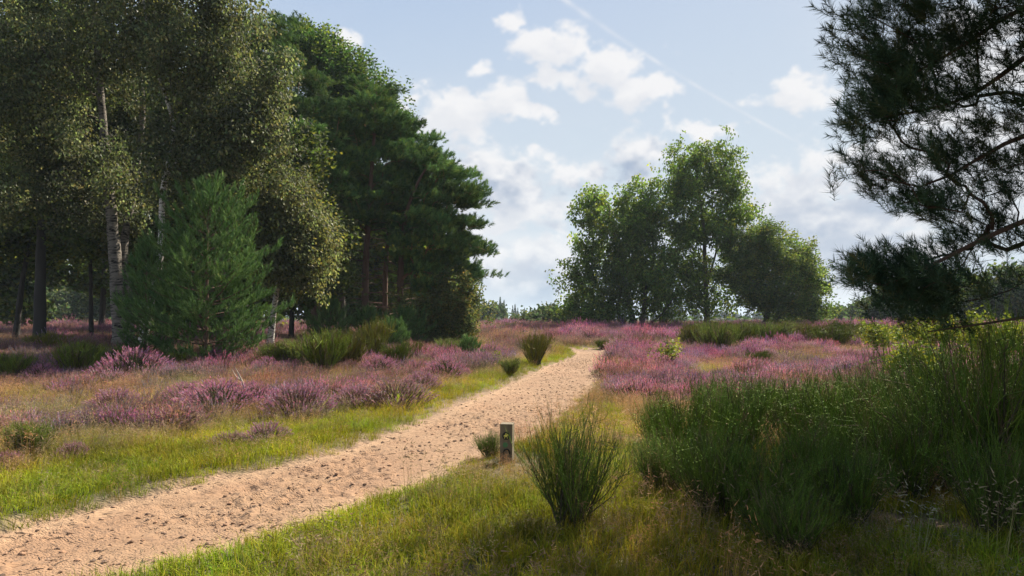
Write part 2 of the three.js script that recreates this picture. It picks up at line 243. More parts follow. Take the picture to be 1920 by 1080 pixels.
{                                                                      // clods of sand and bits of twig
  const r = rng(15), clod = new THREE.IcosahedronGeometry(1, 1), pos = clod.attributes.position; for (let k = 0; k < pos.count; k++) { const s = 1 + 0.35 * vn(pos.getX(k) * 2 + 9, pos.getY(k) * 2, pos.getZ(k) * 2); pos.setXYZ(k, pos.getX(k) * s, pos.getY(k) * s * 0.65, pos.getZ(k) * s); } clod.computeVertexNormals();
  const cp = new Copies(); for (let k = 0; k < 7000; k++) { const d = 3.5 + Math.pow(r(), 1.6) * 30, t = r() < 0.75 ? clamp(0.5 + gauss(r) * 0.25, 0.02, 0.98) : r(), x = mix(interp(PL, d), interp(PR, d), t), s = 0.003 + Math.pow(r(), 5) * 0.016; const k2 = r() < 0.25 ? 0.5 : 0.9; cp.add(V(x, pathY(x, -d) + s * 0.3, -d), qYaw(r() * 6.3), V(s * (0.8 + r()), s, s * (0.8 + r() * 0.8)), tint([0.27 * k2, 0.165 * k2, 0.105 * k2], r, 0.2)); }
  const o = cp.mesh('sand_clods', clod, new THREE.MeshStandardMaterial({ color: 0xffffff, roughness: 1 }), scene); o.userData.label = 'small clods of sand strewn over the churned path'; o.userData.category = 'clods';
  const tw = new MB(); tw.tube([V(-0.5, 0.05, 0), V(-0.1, 0.12, 0.05), V(0.5, 0.04, -0.03)], [0.05, 0.06, 0.03], 4); const cp2 = new Copies();
  for (let k = 0; k < 700; k++) { const d = 3.5 + Math.pow(r(), 1.5) * 26, t = r() < 0.4 ? (r() < 0.5 ? r() * 0.12 : 1 - r() * 0.12) : r(), x = mix(interp(PL, d), interp(PR, d), t), s = 0.02 + r() * 0.05; cp2.add(V(x, pathY(x, -d), -d), qYaw(r() * 6.3), V(s * 1.6, s, s), tint([0.08, 0.055, 0.04], r, 0.4)); }
  const o2 = cp2.mesh('twig_litter', tw.geo(), new THREE.MeshStandardMaterial({ color: 0xffffff, roughness: 1 }), scene); o2.userData.label = 'bits of dark twig and litter scattered on the sand'; o2.userData.category = 'litter';
}

// ---------------------------------------------------------------- grass, heather and other ground cover nobody could count
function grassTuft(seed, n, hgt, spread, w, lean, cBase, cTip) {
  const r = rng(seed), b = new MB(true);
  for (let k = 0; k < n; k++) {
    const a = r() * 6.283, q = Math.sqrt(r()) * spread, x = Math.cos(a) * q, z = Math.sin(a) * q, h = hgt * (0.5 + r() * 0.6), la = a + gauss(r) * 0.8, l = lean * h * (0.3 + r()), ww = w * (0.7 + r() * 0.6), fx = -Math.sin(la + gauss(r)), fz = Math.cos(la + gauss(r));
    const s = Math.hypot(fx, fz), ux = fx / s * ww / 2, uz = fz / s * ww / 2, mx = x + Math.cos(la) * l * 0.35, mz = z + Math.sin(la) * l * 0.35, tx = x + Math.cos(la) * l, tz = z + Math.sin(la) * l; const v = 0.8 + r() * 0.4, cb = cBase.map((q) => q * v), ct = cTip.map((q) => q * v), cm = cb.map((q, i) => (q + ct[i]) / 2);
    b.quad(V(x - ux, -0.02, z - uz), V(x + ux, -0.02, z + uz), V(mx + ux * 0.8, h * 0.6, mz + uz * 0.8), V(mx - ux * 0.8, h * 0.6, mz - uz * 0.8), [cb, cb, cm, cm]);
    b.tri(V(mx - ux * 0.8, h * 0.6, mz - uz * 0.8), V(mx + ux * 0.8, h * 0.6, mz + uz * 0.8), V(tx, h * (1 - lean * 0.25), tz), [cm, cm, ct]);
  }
  return b;
}
function strawTuft(seed, n, hgt, spread, w) {                          // fine dry stems with airy panicles
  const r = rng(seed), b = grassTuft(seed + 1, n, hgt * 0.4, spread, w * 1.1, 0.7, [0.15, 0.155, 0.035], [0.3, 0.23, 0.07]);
  for (let k = 0; k < n; k++) {
    const a = r() * 6.283, q = Math.sqrt(r()) * spread, x = Math.cos(a) * q, z = Math.sin(a) * q, h = hgt * (0.6 + r() * 0.5), l = h * (0.1 + r() * 0.35), t = V(x + Math.cos(a) * l, h, z + Math.sin(a) * l), ux = -Math.sin(a + r() * 3) * w * 0.5, uz = Math.cos(a + r() * 3) * w * 0.5, v = 0.8 + r() * 0.4, c = [0.33 * v, 0.24 * v, 0.09 * v], pc = [0.36 * v, 0.235 * v, 0.13 * v];
    b.tri(V(x - ux, -0.02, z - uz), V(x + ux, -0.02, z + uz), t, c);
    for (let i = 0; i < 7; i++) { const f = 0.62 + r() * 0.4, p = V(mix(x, t.x, f), h * f, mix(z, t.z, f)), o = V(gauss(r) * 0.028, gauss(r) * 0.02 + 0.01, gauss(r) * 0.028).multiplyScalar(hgt / 0.35), e = V(gauss(r), gauss(r), gauss(r)).normalize().multiplyScalar(w * 0.9); b.tri(p.clone().addScaledVector(o, 0.35).add(e), p.clone().add(o), p.clone().addScaledVector(o, 0.35).sub(e), pc); }
  }
  return b;
}
function sprig(b, r, base, dir, len, flower, leaf, fl0, w) {           // one heather shoot: leafy below, flowers above
  const N = 4 + Math.floor(r() * 2), side = V(dir.z, 0.2, -dir.x).normalize(); const tip = base.clone().addScaledVector(dir, len), v = 0.75 + r() * 0.5;
  for (let k = 0; k < 2; k++) { const a = k * 1.6 + r(), s = side.clone().applyAxisAngle(dir, a).multiplyScalar(w * 0.35); b.tri(base.clone().sub(s), base.clone().add(s), tip, leaf.map((q) => q * v)); }
  for (let k = 0; k < N * 3; k++) {
    const f = k / N / 3, p = base.clone().addScaledVector(dir, len * (0.15 + 0.88 * f)), s = side.clone().applyAxisAngle(dir, r() * 6.28), fl = f > fl0, wd = w * (fl ? 1.25 - 0.75 * Math.abs(f - 0.75) * 2 : 0.8), o = s.clone().multiplyScalar(wd).addScaledVector(dir, len * 0.09), e = s.clone().cross(dir).multiplyScalar(wd * 0.55), c = (fl ? flower : leaf).map((q) => q * (0.7 + r() * 0.6));
    b.tri(p.clone().sub(e), p.clone().add(e), p.clone().add(o), c);
  }
}
const FLOWER = [0.5, 0.2, 0.3], FADED = [0.25, 0.15, 0.14], HLEAF = [0.075, 0.085, 0.03], HBROWN = [0.15, 0.1, 0.075];
function heatherTuft(seed, n, hgt, spread, flower, leaf, fl0, w) {
  const r = rng(seed), b = new MB(true);
  for (let k = 0; k < n; k++) { const a = r() * 6.283, q = Math.sqrt(r()), x = Math.cos(a) * q * spread, z = Math.sin(a) * q * spread, dir = V(Math.cos(a) * q * 0.55 + gauss(r) * 0.18, 1, Math.sin(a) * q * 0.55 + gauss(r) * 0.18).normalize(), top = hgt * (1 - 0.35 * q * q) * (0.8 + r() * 0.3), len = Math.min(top, 0.2 + r() * 0.12), base = V(x, top - len, z); sprig(b, r, base, dir, len, flower, leaf, fl0, w); if (k % 2) b.tri(V(x * 0.5 - 0.004, -0.03, z * 0.5), V(x * 0.5 + 0.004, -0.03, z * 0.5), base.clone().addScaledVector(dir, 0.03), HBROWN); }
  return b.geo();
}
const bloomPatch = (x, z) => fbm(x * 0.22 + 7, z * 0.3 + 2, 0, 3) + 0.35 * vn(x * 0.9, z * 0.9, 5);
function bare(x, d) {                                                  // narrow trodden strips of sand off the path
  const strip = (x0, d0, x1, d1, w) => { const t = clamp(((x - x0) * (x1 - x0) + (d - d0) * (d1 - d0)) / ((x1 - x0) ** 2 + (d1 - d0) ** 2)); return 1 - sst(w * 0.4, w, Math.hypot(x - mix(x0, x1, t), d - mix(d0, d1, t)) + 0.12 * vn(x * 4, d * 4, 2)); };
  return Math.max(strip(1.25, 10.3, 2.1, 8.6, 0.26), strip(3.0, 5.9, 4.6, 5.5, 0.3));
}
function zone(x, d, r) {                                               // what grows at a spot: 'green', 'olive', 'straw', 'heather', 'faded', 'low' or nothing
  const z = -d; let [o, side] = d < PATH_END ? pathSide(x, d) : [3 + Math.abs(x - 4) * 0.2, x < 4 ? -1 : 1]; const nz = vn(x * 0.55, z * 0.55, 2) * 0.5 + vn(x * 1.7, z * 1.7, 4) * 0.3, b = bloomPatch(x, z);
  if (d < PATH_END - 1.5 && o < 0.02 + 0.12 * vn(x * 3, z * 3, 1)) return null;
  if (d < PATH_END && o < 0.16 && r() < 0.45) return null;
  if (d < 12 && r() < bare(x, d) * 0.93) return null;
  if (side > 0 && d < 8.6 && x > 0.4 + 0.33 * (d - 4.6)) return r() < 0.14 ? 'straw' : r() < 0.5 ? 'green' : 'olive';
  const w = o + nz * 0.9;
  if (d > 10.5 && o > 1.4) { const g = fbm(x * 0.42 + 70, z * 0.5, 11, 3); if (g > 0.2) return r() < 0.5 ? 'olive' : r() < 0.7 ? 'straw' : 'faded'; if (side < 0 && g < -0.3) return r() < 0.6 ? 'straw' : 'faded'; }
  if (d > 30 && o > 1.2) { const f = fbm(x * 0.11 + 40, z * 0.16, 6, 3) + 0.25 * vn(x * 0.5, z * 0.5, 9); return f > 0.2 ? (r() < 0.75 ? 'heather' : 'olive') : f > -0.05 ? (r() < 0.6 ? 'straw' : 'faded') : f > -0.25 ? (r() < 0.7 ? 'olive' : 'straw') : r() < 0.6 ? 'faded' : 'green'; }
  if (side < 0) {
    const vw = mix(2.0, 0.75, sst(8, 22, d));
    if (w < vw) return r() < 0.62 ? 'green' : r() < 0.85 ? 'olive' : 'straw';
    if (w < vw + 0.8) return r() < 0.35 ? 'straw' : r() < 0.75 ? 'olive' : 'green';
    if (d < 10.4 + nz * 2) return r() < 0.4 ? 'straw' : r() < 0.8 ? 'olive' : 'green';
    if (b > 0.14) return r() < 0.66 ? 'heather' : r() < 0.85 ? 'faded' : 'straw';
    if (b > -0.28) return r() < 0.58 ? 'faded' : r() < 0.35 ? 'heather' : r() < 0.6 ? 'straw' : 'olive';
    return r() < 0.3 ? 'straw' : r() < 0.3 ? 'olive' : 'faded';
  }
  if (d < 9.2 + nz) return w < 0.5 ? (r() < 0.75 ? 'green' : 'olive') : r() < 0.2 + 0.35 * nz ? 'straw' : r() < 0.55 ? 'olive' : 'green';
  const vw = mix(1.3, 0.2, sst(10, 16, d)); if (w < vw) return r() < 0.75 ? 'green' : 'straw';
  if (w < vw + mix(1.7, 0.22, sst(11, 16, d))) return r() < 0.8 ? 'straw' : 'olive';
  if (d < 11) return r() < 0.5 ? 'straw' : 'olive';
  if (d < 36) return b > -0.3 ? (r() < 0.8 ? 'heather' : r() < 0.6 ? 'faded' : 'olive') : r() < 0.55 ? 'faded' : r() < 0.5 ? 'straw' : 'olive';
  return b > 0 ? 'heather' : r() < 0.6 ? 'straw' : 'faded';
}
{
  const G = { green: [0, 1, 2].map(() => new Copies()), olive: [0, 1].map(() => new Copies()), straw: [0, 1].map(() => new Copies()), heather: [0, 1, 2].map(() => new Copies()), faded: [0, 1].map(() => new Copies()) };
  const cnt = {}; const r = rng(2024);
  const put = (k, x, z, s, c) => { const a = G[k]; a[Math.floor(r() * a.length)].add(ground(x, z), qDir(V(gauss(r) * 0.1, 1, gauss(r) * 0.1).normalize(), r() * 6.28), typeof s === 'number' ? V(s * (0.8 + r() * 0.4), s * (0.75 + r() * 0.5), s * (0.8 + r() * 0.4)) : s, c); cnt[k] = (cnt[k] ?? 0) + 1; };
  for (let d = 3.2; d < 95; d += d < 20 ? 0.2 : d < 45 ? 0.4 : 1) {
    const dd = d < 20 ? 0.2 : d < 45 ? 0.4 : 1, half = d * 0.79 + 0.8, dens = d < 8 ? 190 : d < 20 ? 190 * Math.pow(8 / d, 1.35) : d < 45 ? 55 * Math.pow(20 / d, 1.3) : 19 * Math.pow(45 / d, 2), grow = 1 + sst(10, 60, d) * 1.3;
    for (let k = 0, n = dens * 2 * half * dd; k < n; k++) {
      const x = (r() * 2 - 1) * half, e = d + r() * dd, q = zone(x, e, r); if (!q) continue;
      const p = 1 + 0.3 * vn(x * 0.7 + 30, e * 0.7) + 0.25 * vn(x * 2.1, e * 2.1, 7), hw = 0.18 * vn(x * 0.9 + 60, e * 0.9, 3) + 0.1 * gauss(r), v = tint([1 + hw, 1, 1 - hw * 0.5], r, 0.28, 0.1).map((c) => c * p);
      if (q === 'heather' || q === 'faded') { if (vn(x * 1.15, e * 1.15, 6) < -0.42 && r() < 0.75) { put(r() < 0.5 ? 'olive' : 'straw', x, -e, grow * 0.7, v); continue; } if (r() < (d < 20 ? 0.5 : 0.7)) put(q, x, -e, grow * (0.7 + 0.3 * r()) * (0.95 + 0.42 * vn(x * 1.15, e * 1.15, 6)), q === 'heather' ? v.map((c, i) => c * mix(1, [1.1, 0.82, 1.12][i], sst(0, 0.5, vn(x * 0.9, e * 0.9, 8)))) : v); if (r() < 0.06) put('straw', x, -e, grow * 0.8, v); continue; }
      put(q, x, -e, grow * (Math.hypot(x - 0.03, (e - 7.8) * 0.7) < 0.55 ? 0.42 : pathSide(x, e)[0] < 0.35 ? 0.62 : q === 'straw' ? (e < 11 ? (r() < 0.08 ? 1.25 : 0.62) : 0.72) : 1), v);
    }
  }
  console.log(JSON.stringify(cnt));
  const say = (o, l, c) => { o.userData.label = l; o.userData.category = c; };
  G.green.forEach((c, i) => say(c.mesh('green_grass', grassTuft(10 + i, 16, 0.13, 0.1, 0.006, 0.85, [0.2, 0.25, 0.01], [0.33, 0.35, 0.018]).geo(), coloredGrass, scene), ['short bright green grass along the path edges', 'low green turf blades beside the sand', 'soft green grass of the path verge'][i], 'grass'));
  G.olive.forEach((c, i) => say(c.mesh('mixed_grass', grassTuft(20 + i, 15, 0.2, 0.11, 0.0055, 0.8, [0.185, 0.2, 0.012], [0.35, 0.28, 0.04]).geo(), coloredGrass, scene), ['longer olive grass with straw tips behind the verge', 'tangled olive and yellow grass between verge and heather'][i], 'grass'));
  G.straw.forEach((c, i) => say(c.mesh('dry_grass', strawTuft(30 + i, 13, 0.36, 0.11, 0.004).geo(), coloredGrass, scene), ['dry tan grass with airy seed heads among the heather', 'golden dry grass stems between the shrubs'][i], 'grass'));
  G.heather.forEach((c, i) => say(c.mesh('heather_cover', heatherTuft(40 + i, 26, 0.42, 0.19, [[0.36, 0.172, 0.215], [0.31, 0.135, 0.195], [0.41, 0.225, 0.245]][i], HLEAF, 0.48, 0.012), heatherMat, scene), ['pink blooming heather spreading over the heath', 'purple blooming heather massed over the heath', 'pale pink heather massed over the heath'][i], 'heather'));
  G.faded.forEach((c, i) => say(c.mesh('faded_heather', heatherTuft(50 + i, 24, 0.36, 0.19, FADED, HBROWN, 0.45, 0.01), heatherMat, scene), ['brownish faded heather between the blooming patches', 'rusty dry heather mixed with grass'][i], 'heather'));
}

// ---------------------------------------------------------------- leaf sprays and needle tufts (shared pieces)
function leafSpray(seed, n, L, leafL, leafW, droop) {
  const r = rng(seed), b = new MB(true);
  for (let k = 0; k < n; k++) {
    const t = r(), c = V(gauss(r) * L * 0.3, (droop ? -t : (r() - 0.5)) * L, gauss(r) * L * 0.3), a = V(gauss(r), droop ? -1.1 + gauss(r) * 0.7 : gauss(r) * 0.6, gauss(r)).normalize(), s = V(gauss(r), gauss(r) * 0.6, gauss(r)).cross(a).normalize(), l = leafL * (0.7 + r() * 0.5), w = leafW * (0.7 + r() * 0.5) / 2, nn = a.clone().cross(s).multiplyScalar(w * 0.35), m = c.clone().addScaledVector(a, l * 0.42);
    const lv = 0.55 + r() * 0.9, lc = [lv * (1 + 0.15 * gauss(r)), lv, lv * 0.95]; b.tri(c, m.clone().addScaledVector(s, w).add(nn), c.clone().addScaledVector(a, l), lc); b.tri(c, c.clone().addScaledVector(a, l), m.clone().addScaledVector(s, -w).add(nn), lc);
  }
  return b.geo();
}
function needleTuft(seed, n, shoot, len, w, open = 0.9) {              // a shoot along +y with needles all round
  const r = rng(seed), b = new MB(true); b.tri(V(-w * 0.6, 0, 0), V(w * 0.6, 0, 0), V(0, shoot, 0)); b.tri(V(0, 0, -w * 0.6), V(0, 0, w * 0.6), V(0, shoot, 0));
  for (let k = 0; k < n; k++) {
    const t = Math.pow(r(), 0.8), a = r() * 6.283, p = V(0, t * shoot, 0), o = open * (1.15 - 0.55 * t) * (0.7 + r() * 0.5), d = V(Math.cos(a) * Math.sin(o), Math.cos(o), Math.sin(a) * Math.sin(o)), s = V(gauss(r), gauss(r), gauss(r)).cross(d).normalize().multiplyScalar(w / 2), l = len * (0.75 + r() * 0.4);
    const lv = 0.65 + r() * 0.7; b.tri(p.clone().sub(s), p.clone().add(s), p.clone().addScaledVector(d, l), [lv * 1.05, lv, lv]);
  }
  return b.geo();
}
const SPRAY = {
  birchNear: leafSpray(1, 13, 0.5, 0.125, 0.095, true), birchMid: leafSpray(2, 12, 0.6, 0.24, 0.165, true), oakMid: leafSpray(3, 13, 0.5, 0.22, 0.15, false), oakFar: leafSpray(4, 16, 1.0, 0.42, 0.3, false), sapling: leafSpray(5, 12, 0.28, 0.085, 0.055, false), bush: leafSpray(6, 16, 0.4, 0.13, 0.09, false),
  pine: needleTuft(7, 30, 0.3, 0.19, 0.03), youngPine: needleTuft(8, 24, 0.27, 0.125, 0.02, 0.7), nearPine: needleTuft(9, 54, 0.15, 0.082, 0.0042, 1.0), pineFar: needleTuft(10, 36, 0.6, 0.4, 0.06)
};

// ---------------------------------------------------------------- trees: limbs grown out to the crown's points, then leaves
function grow(stems, pts, { bf = 0.4, seg = 0.5, minH = 0, tip = 0.006, exp = 2.3, sag = 0 }) {
  const P = [], par = [], len = [], isStem = [], rad = [], can = [];
  for (const st of stems) {
    const cv = new THREE.CatmullRomCurve3(st.pts, false, 'centripetal'), L = cv.getLength(), n = Math.max(3, Math.ceil(L / seg)); let prev = st.from != null ? st.from : -1;
    for (let k = 0; k <= n; k++) { const q = cv.getPointAt(k / n); P.push(q); par.push(prev); len.push(prev < 0 ? 0 : len[prev] + (k ? L / n : 0)); isStem.push(st); rad.push(mix(st.r0, st.r1, Math.pow(k / n, 0.8)) * (k === 0 && st.flare !== 0 ? 1.35 : k === 1 && st.flare !== 0 ? 1.08 : 1)); can.push(q.y - st.pts[0].y > minH); prev = P.length - 1; }
  }
  const n = pts.length, best = new Float64Array(n).fill(1e9), who = new Int32Array(n), done = new Uint8Array(n), node = new Int32Array(n);
  const relax = (j) => { if (!can[j]) return; const q = P[j]; for (let i = 0; i < n; i++) if (!done[i]) { const dx = pts[i].x - q.x, dy = pts[i].y - q.y, dz = pts[i].z - q.z, D = Math.sqrt(dx * dx + dy * dy + dz * dz) * (dy < 0 ? 1.12 : 1), c = D + bf * (len[j] + D); if (c < best[i]) { best[i] = c; who[i] = j; } } };
  for (let j = 0; j < P.length; j++) relax(j);
  for (let it = 0; it < n; it++) {
    let bi = -1, bc = 1e18; for (let i = 0; i < n; i++) if (!done[i] && best[i] < bc) { bc = best[i]; bi = i; } if (bi < 0) break; done[bi] = 1;
    const a = P[who[bi]], e = pts[bi], D = a.distanceTo(e), m = Math.max(1, Math.ceil(D / seg)); let prev = who[bi]; const fresh = [];
    for (let k = 1; k <= m; k++) { const t = k / m, q = a.clone().lerp(e, t); q.y += Math.sin(t * Math.PI) * D * (0.1 - sag); P.push(q); par.push(prev); len.push(len[prev] + D / m); isStem.push(null); rad.push(0); can.push(true); prev = P.length - 1; fresh.push(prev); }
    node[bi] = prev; for (const f of fresh) relax(f);
  }
  const acc = new Float64Array(P.length), kids = P.map(() => []);
  for (let j = P.length - 1; j >= 0; j--) { if (!isStem[j]) rad[j] = Math.pow(Math.max(acc[j], Math.pow(tip, exp)), 1 / exp); else acc[j] = 0; if (par[j] >= 0) { kids[par[j]].push(j); if (!isStem[j]) acc[par[j]] += Math.pow(rad[j], exp); } }
  return { P, par, rad, isStem, kids, node };
}
function limbMesh(T, b, least = 0) {                                   // tubes for all that is not a stem
  const { P, par, rad, isStem, kids } = T;
  for (let j = 0; j < P.length; j++) {
    if (isStem[j] || par[j] < 0) continue; const p = par[j]; const first = isStem[p] || kids[p].filter((k) => !isStem[k]).reduce((m, k) => (m < 0 || rad[k] > rad[m] ? k : m), -1) !== j; if (!first) continue;
    const pts = [P[p]], rr = [Math.min(rad[j], rad[p])]; let k = j; while (k >= 0) { pts.push(P[k]); rr.push(rad[k]); const ks = kids[k]; k = ks.length ? ks.reduce((m, q) => (m < 0 || rad[q] > rad[m] ? q : m), -1) : -1; }
    if (rr[1] < least) continue; for (let i = 1; i + 1 < pts.length; i++) { pts[i] = pts[i].clone(); pts[i].x += 0.05 * vn(pts[i].y * 3, pts[i].x * 3, 1); pts[i].z += 0.05 * vn(pts[i].y * 3, pts[i].z * 3, 5); pts[i].y += 0.04 * vn(pts[i].x * 3, pts[i].z * 3, 9); }
    rr[rr.length - 1] *= 0.6; b.tube(pts, rr, rr[1] > 0.05 ? 6 : rr[1] > 0.018 ? 4 : 3);
  }
}
function inLobe(r, c, rx, ry, rz, hollow) { for (;;) { const x = r() * 2 - 1, y = r() * 2 - 1, z = r() * 2 - 1, q = x * x + y * y + z * z; if (q > 1 || (q < hollow * hollow && r() < 0.75)) continue; return V(c.x + x * rx, c.y + y * ry, c.z + z * rz); } }
/* spec: base pixel and distance, stems (pixels), lobes [px, py, rx, ry (pixels), weight, dz (metres), rz (metres)] */
function tree(s) {
  const r = rng(s.seed), D = s.D, base = s.base ?? ((q) => { q.y = H(q.x, q.z); return q; })(at(s.stems[0].px[0][0], s.stems[0].px[0][1], D));
  const o = thing(s.name, s.label, s.category ?? 'tree', base, s.group);
  const loc = (q) => q.sub(base);
  const stems = s.stems.map((st, k) => { const pts = st.px.map(([x, y, dz], i) => { const q = at(x, y, D + (dz ?? 0)); if (i === 0 && !st.up) q.y = Math.min(q.y, H(q.x, q.z)) - 0.12; return loc(q); }); return { pts, r0: st.r0, r1: st.r1, flare: st.up ? 0 : 1 }; });
  const tot = s.lobes.reduce((a, l) => a + (l[4] ?? 1) * l[2] * l[3], 0), pts = [], info = [];
  for (const l of s.lobes) {
    const c = loc(at(l[0], l[1], D + (l[5] ?? 0))), k = D / F, rx = l[2] * k, ry = l[3] * k, rz = l[6] ?? Math.min(rx, 3.2), n = Math.max(3, Math.round(s.n * (l[4] ?? 1) * l[2] * l[3] / tot));
    const hue = 1 + gauss(r) * 0.12, ck = s.clump?.k ?? 1; for (let i = 0; i < n; i += ck) { const m = inLobe(r, c, rx, ry, rz, s.hollow ?? 0.55), hc = hue * (1 + gauss(r) * 0.15); for (let j = 0; j < ck; j++) { const q = ck > 1 ? m.clone().add(V(gauss(r), gauss(r) * s.clump.v, gauss(r)).multiplyScalar(s.clump.R)) : m; if (q.y + base.y < 0.35) continue; pts.push(q); info.push(hc); } }
  }
  const T = grow(stems, pts, s.grow ?? {});
  const tb = new MB(); stems.forEach((st) => { const cv = new THREE.CatmullRomCurve3(st.pts, false, 'centripetal'), n = Math.max(10, Math.ceil(cv.getLength() / 0.35)), pp = cv.getSpacedPoints(n); tb.tube(pp, pp.map((_, k) => mix(st.r0, st.r1, Math.pow(k / n, 0.8)) * (k === 0 && st.flare ? 1.5 : k === 1 && st.flare ? 1.18 : 1)), 10, undefined, 0.14); });
  if (s.dead) for (let k = 0; k < s.dead; k++) { const st = stems[0], cv = new THREE.CatmullRomCurve3(st.pts), q = cv.getPointAt(0.1 + r() * 0.5), a = r() * 6.28, L = 0.8 + r() * 2.2; const e = V(Math.cos(a) * L, -0.1 * L + r() * 0.4, Math.sin(a) * L); tb.tube([q, q.clone().addScaledVector(e, 0.5).add(V(0, 0.15, 0)), q.clone().add(e)], [0.03, 0.02, 0.006], 4); }
  part('trunk', tb.geo(), s.bark, o);
  const lb = new MB(); limbMesh(T, lb, s.least ?? 0); part('limbs', lb.geo(), s.limbBark ?? s.bark, o).userData.kind = 'stuff';
  const cp = new Copies(), q = new THREE.Quaternion();
  pts.forEach((p, i) => {
    const clump = (1 + gauss(r) * 0.1) * info[i], out = V(p.x, 0, p.z).normalize();
    for (let k = 0; k < s.per; k++) {
      const g = V(gauss(r), gauss(r) * (s.flat ?? 1), gauss(r)).multiplyScalar(s.spread), pos = p.clone().add(g); if (pos.y + base.y < 0.15) continue;
      if (s.needles) { const d = V(out.x * 0.6 + g.x * 0.8 + gauss(r) * 0.35, 0.75 + gauss(r) * 0.4, out.z * 0.6 + g.z * 0.8 + gauss(r) * 0.35).normalize(); q.copy(qDir(d, r() * 6.28)); } else q.setFromEuler(new THREE.Euler(gauss(r) * 0.35, r() * 6.28, gauss(r) * 0.35));
      const c = s.colors[Math.floor(Math.pow(r(), 1.5) * s.colors.length)]; cp.add(pos, q, (s.size ?? 1) * (0.75 + r() * 0.5), tint(c, r, s.vary ?? 0.25, 0.1).map((v) => v * clump));
    }
  });
  cp.mesh('crown', SPRAY[s.spray], s.leaf, o); return o;
}
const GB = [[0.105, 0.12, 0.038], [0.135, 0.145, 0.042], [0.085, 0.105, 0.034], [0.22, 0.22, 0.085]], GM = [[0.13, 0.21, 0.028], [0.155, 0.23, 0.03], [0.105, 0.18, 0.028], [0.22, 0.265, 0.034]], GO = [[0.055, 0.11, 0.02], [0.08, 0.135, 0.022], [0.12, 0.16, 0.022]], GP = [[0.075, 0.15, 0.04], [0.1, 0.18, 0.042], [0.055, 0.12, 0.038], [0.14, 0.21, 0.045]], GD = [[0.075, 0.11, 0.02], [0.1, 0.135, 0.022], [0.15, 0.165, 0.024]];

// the wood on the left
const birchSet = { name: 'birch_tree', bark: bark.birch, limbBark: bark.twig, spray: 'birchNear', leaf: leafM.birch, colors: GB, vary: 0.4, clump: { k: 8, R: 0.32, v: 1.5 }, per: 9, spread: 0.27, flat: 1.3, grow: { bf: 0.35, minH: 2.2, sag: 0.02 } };
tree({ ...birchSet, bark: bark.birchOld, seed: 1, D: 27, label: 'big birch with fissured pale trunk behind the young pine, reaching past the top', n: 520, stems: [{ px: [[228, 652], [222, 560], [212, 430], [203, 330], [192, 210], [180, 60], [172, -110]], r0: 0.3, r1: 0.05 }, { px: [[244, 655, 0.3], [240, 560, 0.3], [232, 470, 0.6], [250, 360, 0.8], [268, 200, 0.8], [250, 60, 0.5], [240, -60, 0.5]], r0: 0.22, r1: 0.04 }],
  lobes: [[160, 110, 150, 100], [60, 220, 100, 110], [60, 60, 100, 110], [180, 260, 110, 80], [200, -40, 170, 90], [90, 390, 80, 60, 0.6], [310, 40, 110, 110, 1], [30, 340, 70, 70, 0.6], [230, 380, 60, 50, 0.5]] });
tree({ ...birchSet, seed: 2, D: 25, label: 'slender white birch leaning out behind the young pine, crown of shimmering leaves', n: 470, stems: [{ px: [[262, 664], [280, 575], [300, 480], [306, 360], [326, 240], [300, 150], [278, 60], [262, -60]], r0: 0.17, r1: 0.035 }, { px: [[306, 340], [370, 250], [420, 150], [450, 60]], r0: 0.07, r1: 0.02, up: 1 }],
  lobes: [[400, 240, 90, 90], [480, 215, 66, 72], [350, 120, 100, 90], [525, 255, 38, 42, 0.8], [430, 60, 70, 90], [320, 300, 90, 60], [420, 330, 70, 50], [500, 110, 40, 60, 0.5], [300, 0, 110, 80], [410, -30, 60, 60, 0.6]] });
tree({ ...birchSet, seed: 3, D: 26.5, label: 'low bushy birch with bright speckled leaves right of the young pine', n: 400, stems: [{ px: [[505, 650], [515, 570], [532, 480], [545, 410], [552, 360]], r0: 0.15, r1: 0.03 }],
  lobes: [[550, 385, 58, 28], [515, 430, 66, 38], [580, 430, 36, 42], [552, 480, 58, 26, 0.7], [490, 385, 46, 34]], colors: [[0.13, 0.14, 0.045], [0.16, 0.165, 0.05], [0.11, 0.12, 0.04], [0.2, 0.19, 0.04]] });
const oakSet = { name: 'oak_tree', bark: bark.oak, spray: 'oakMid', leaf: leafM.oak, colors: GO, clump: { k: 5, R: 0.5, v: 0.7 }, per: 10, spread: 0.42, grow: { bf: 0.4, minH: 3 } };
tree({ ...oakSet, seed: 4, D: 43, label: 'tall broadleaf tree with bright green crown at the top of the wood', n: 460, stems: [{ px: [[640, 612], [640, 470], [632, 320], [640, 180], [648, 110]], r0: 0.3, r1: 0.05 }], lobes: [[640, 150, 55, 55], [690, 210, 42, 52], [600, 140, 55, 55], [720, 265, 35, 45], [650, 250, 80, 60], [580, 90, 35, 35], [640, 350, 80, 60, 0.6], [560, 240, 60, 70, 0.7]] });
const pineSet = { name: 'pine_tree', bark: bark.pine, limbBark: bark.pineUp, spray: 'pine', leaf: leafM.needle, colors: GP, clump: { k: 6, R: 0.5, v: 0.16 }, per: 12, spread: 0.22, flat: 0.35, needles: true, hollow: 0.4, dead: 26, grow: { bf: 0.3, minH: 3.2, seg: 0.5, tip: 0.009 } };
tree({ ...pineSet, seed: 5, D: 36, label: 'tall dark pine rising behind the birches at the highest point of the wood', n: 330, stems: [{ px: [[596, 612], [578, 400], [540, 200], [512, 45]], r0: 0.26, r1: 0.05 }], lobes: [[508, 62, 40, 28], [520, 110, 52, 24], [485, 130, 42, 24], [555, 160, 50, 24], [530, 205, 70, 26], [600, 215, 42, 24], [570, 270, 70, 26], [618, 300, 44, 26], [600, 350, 60, 26]] });
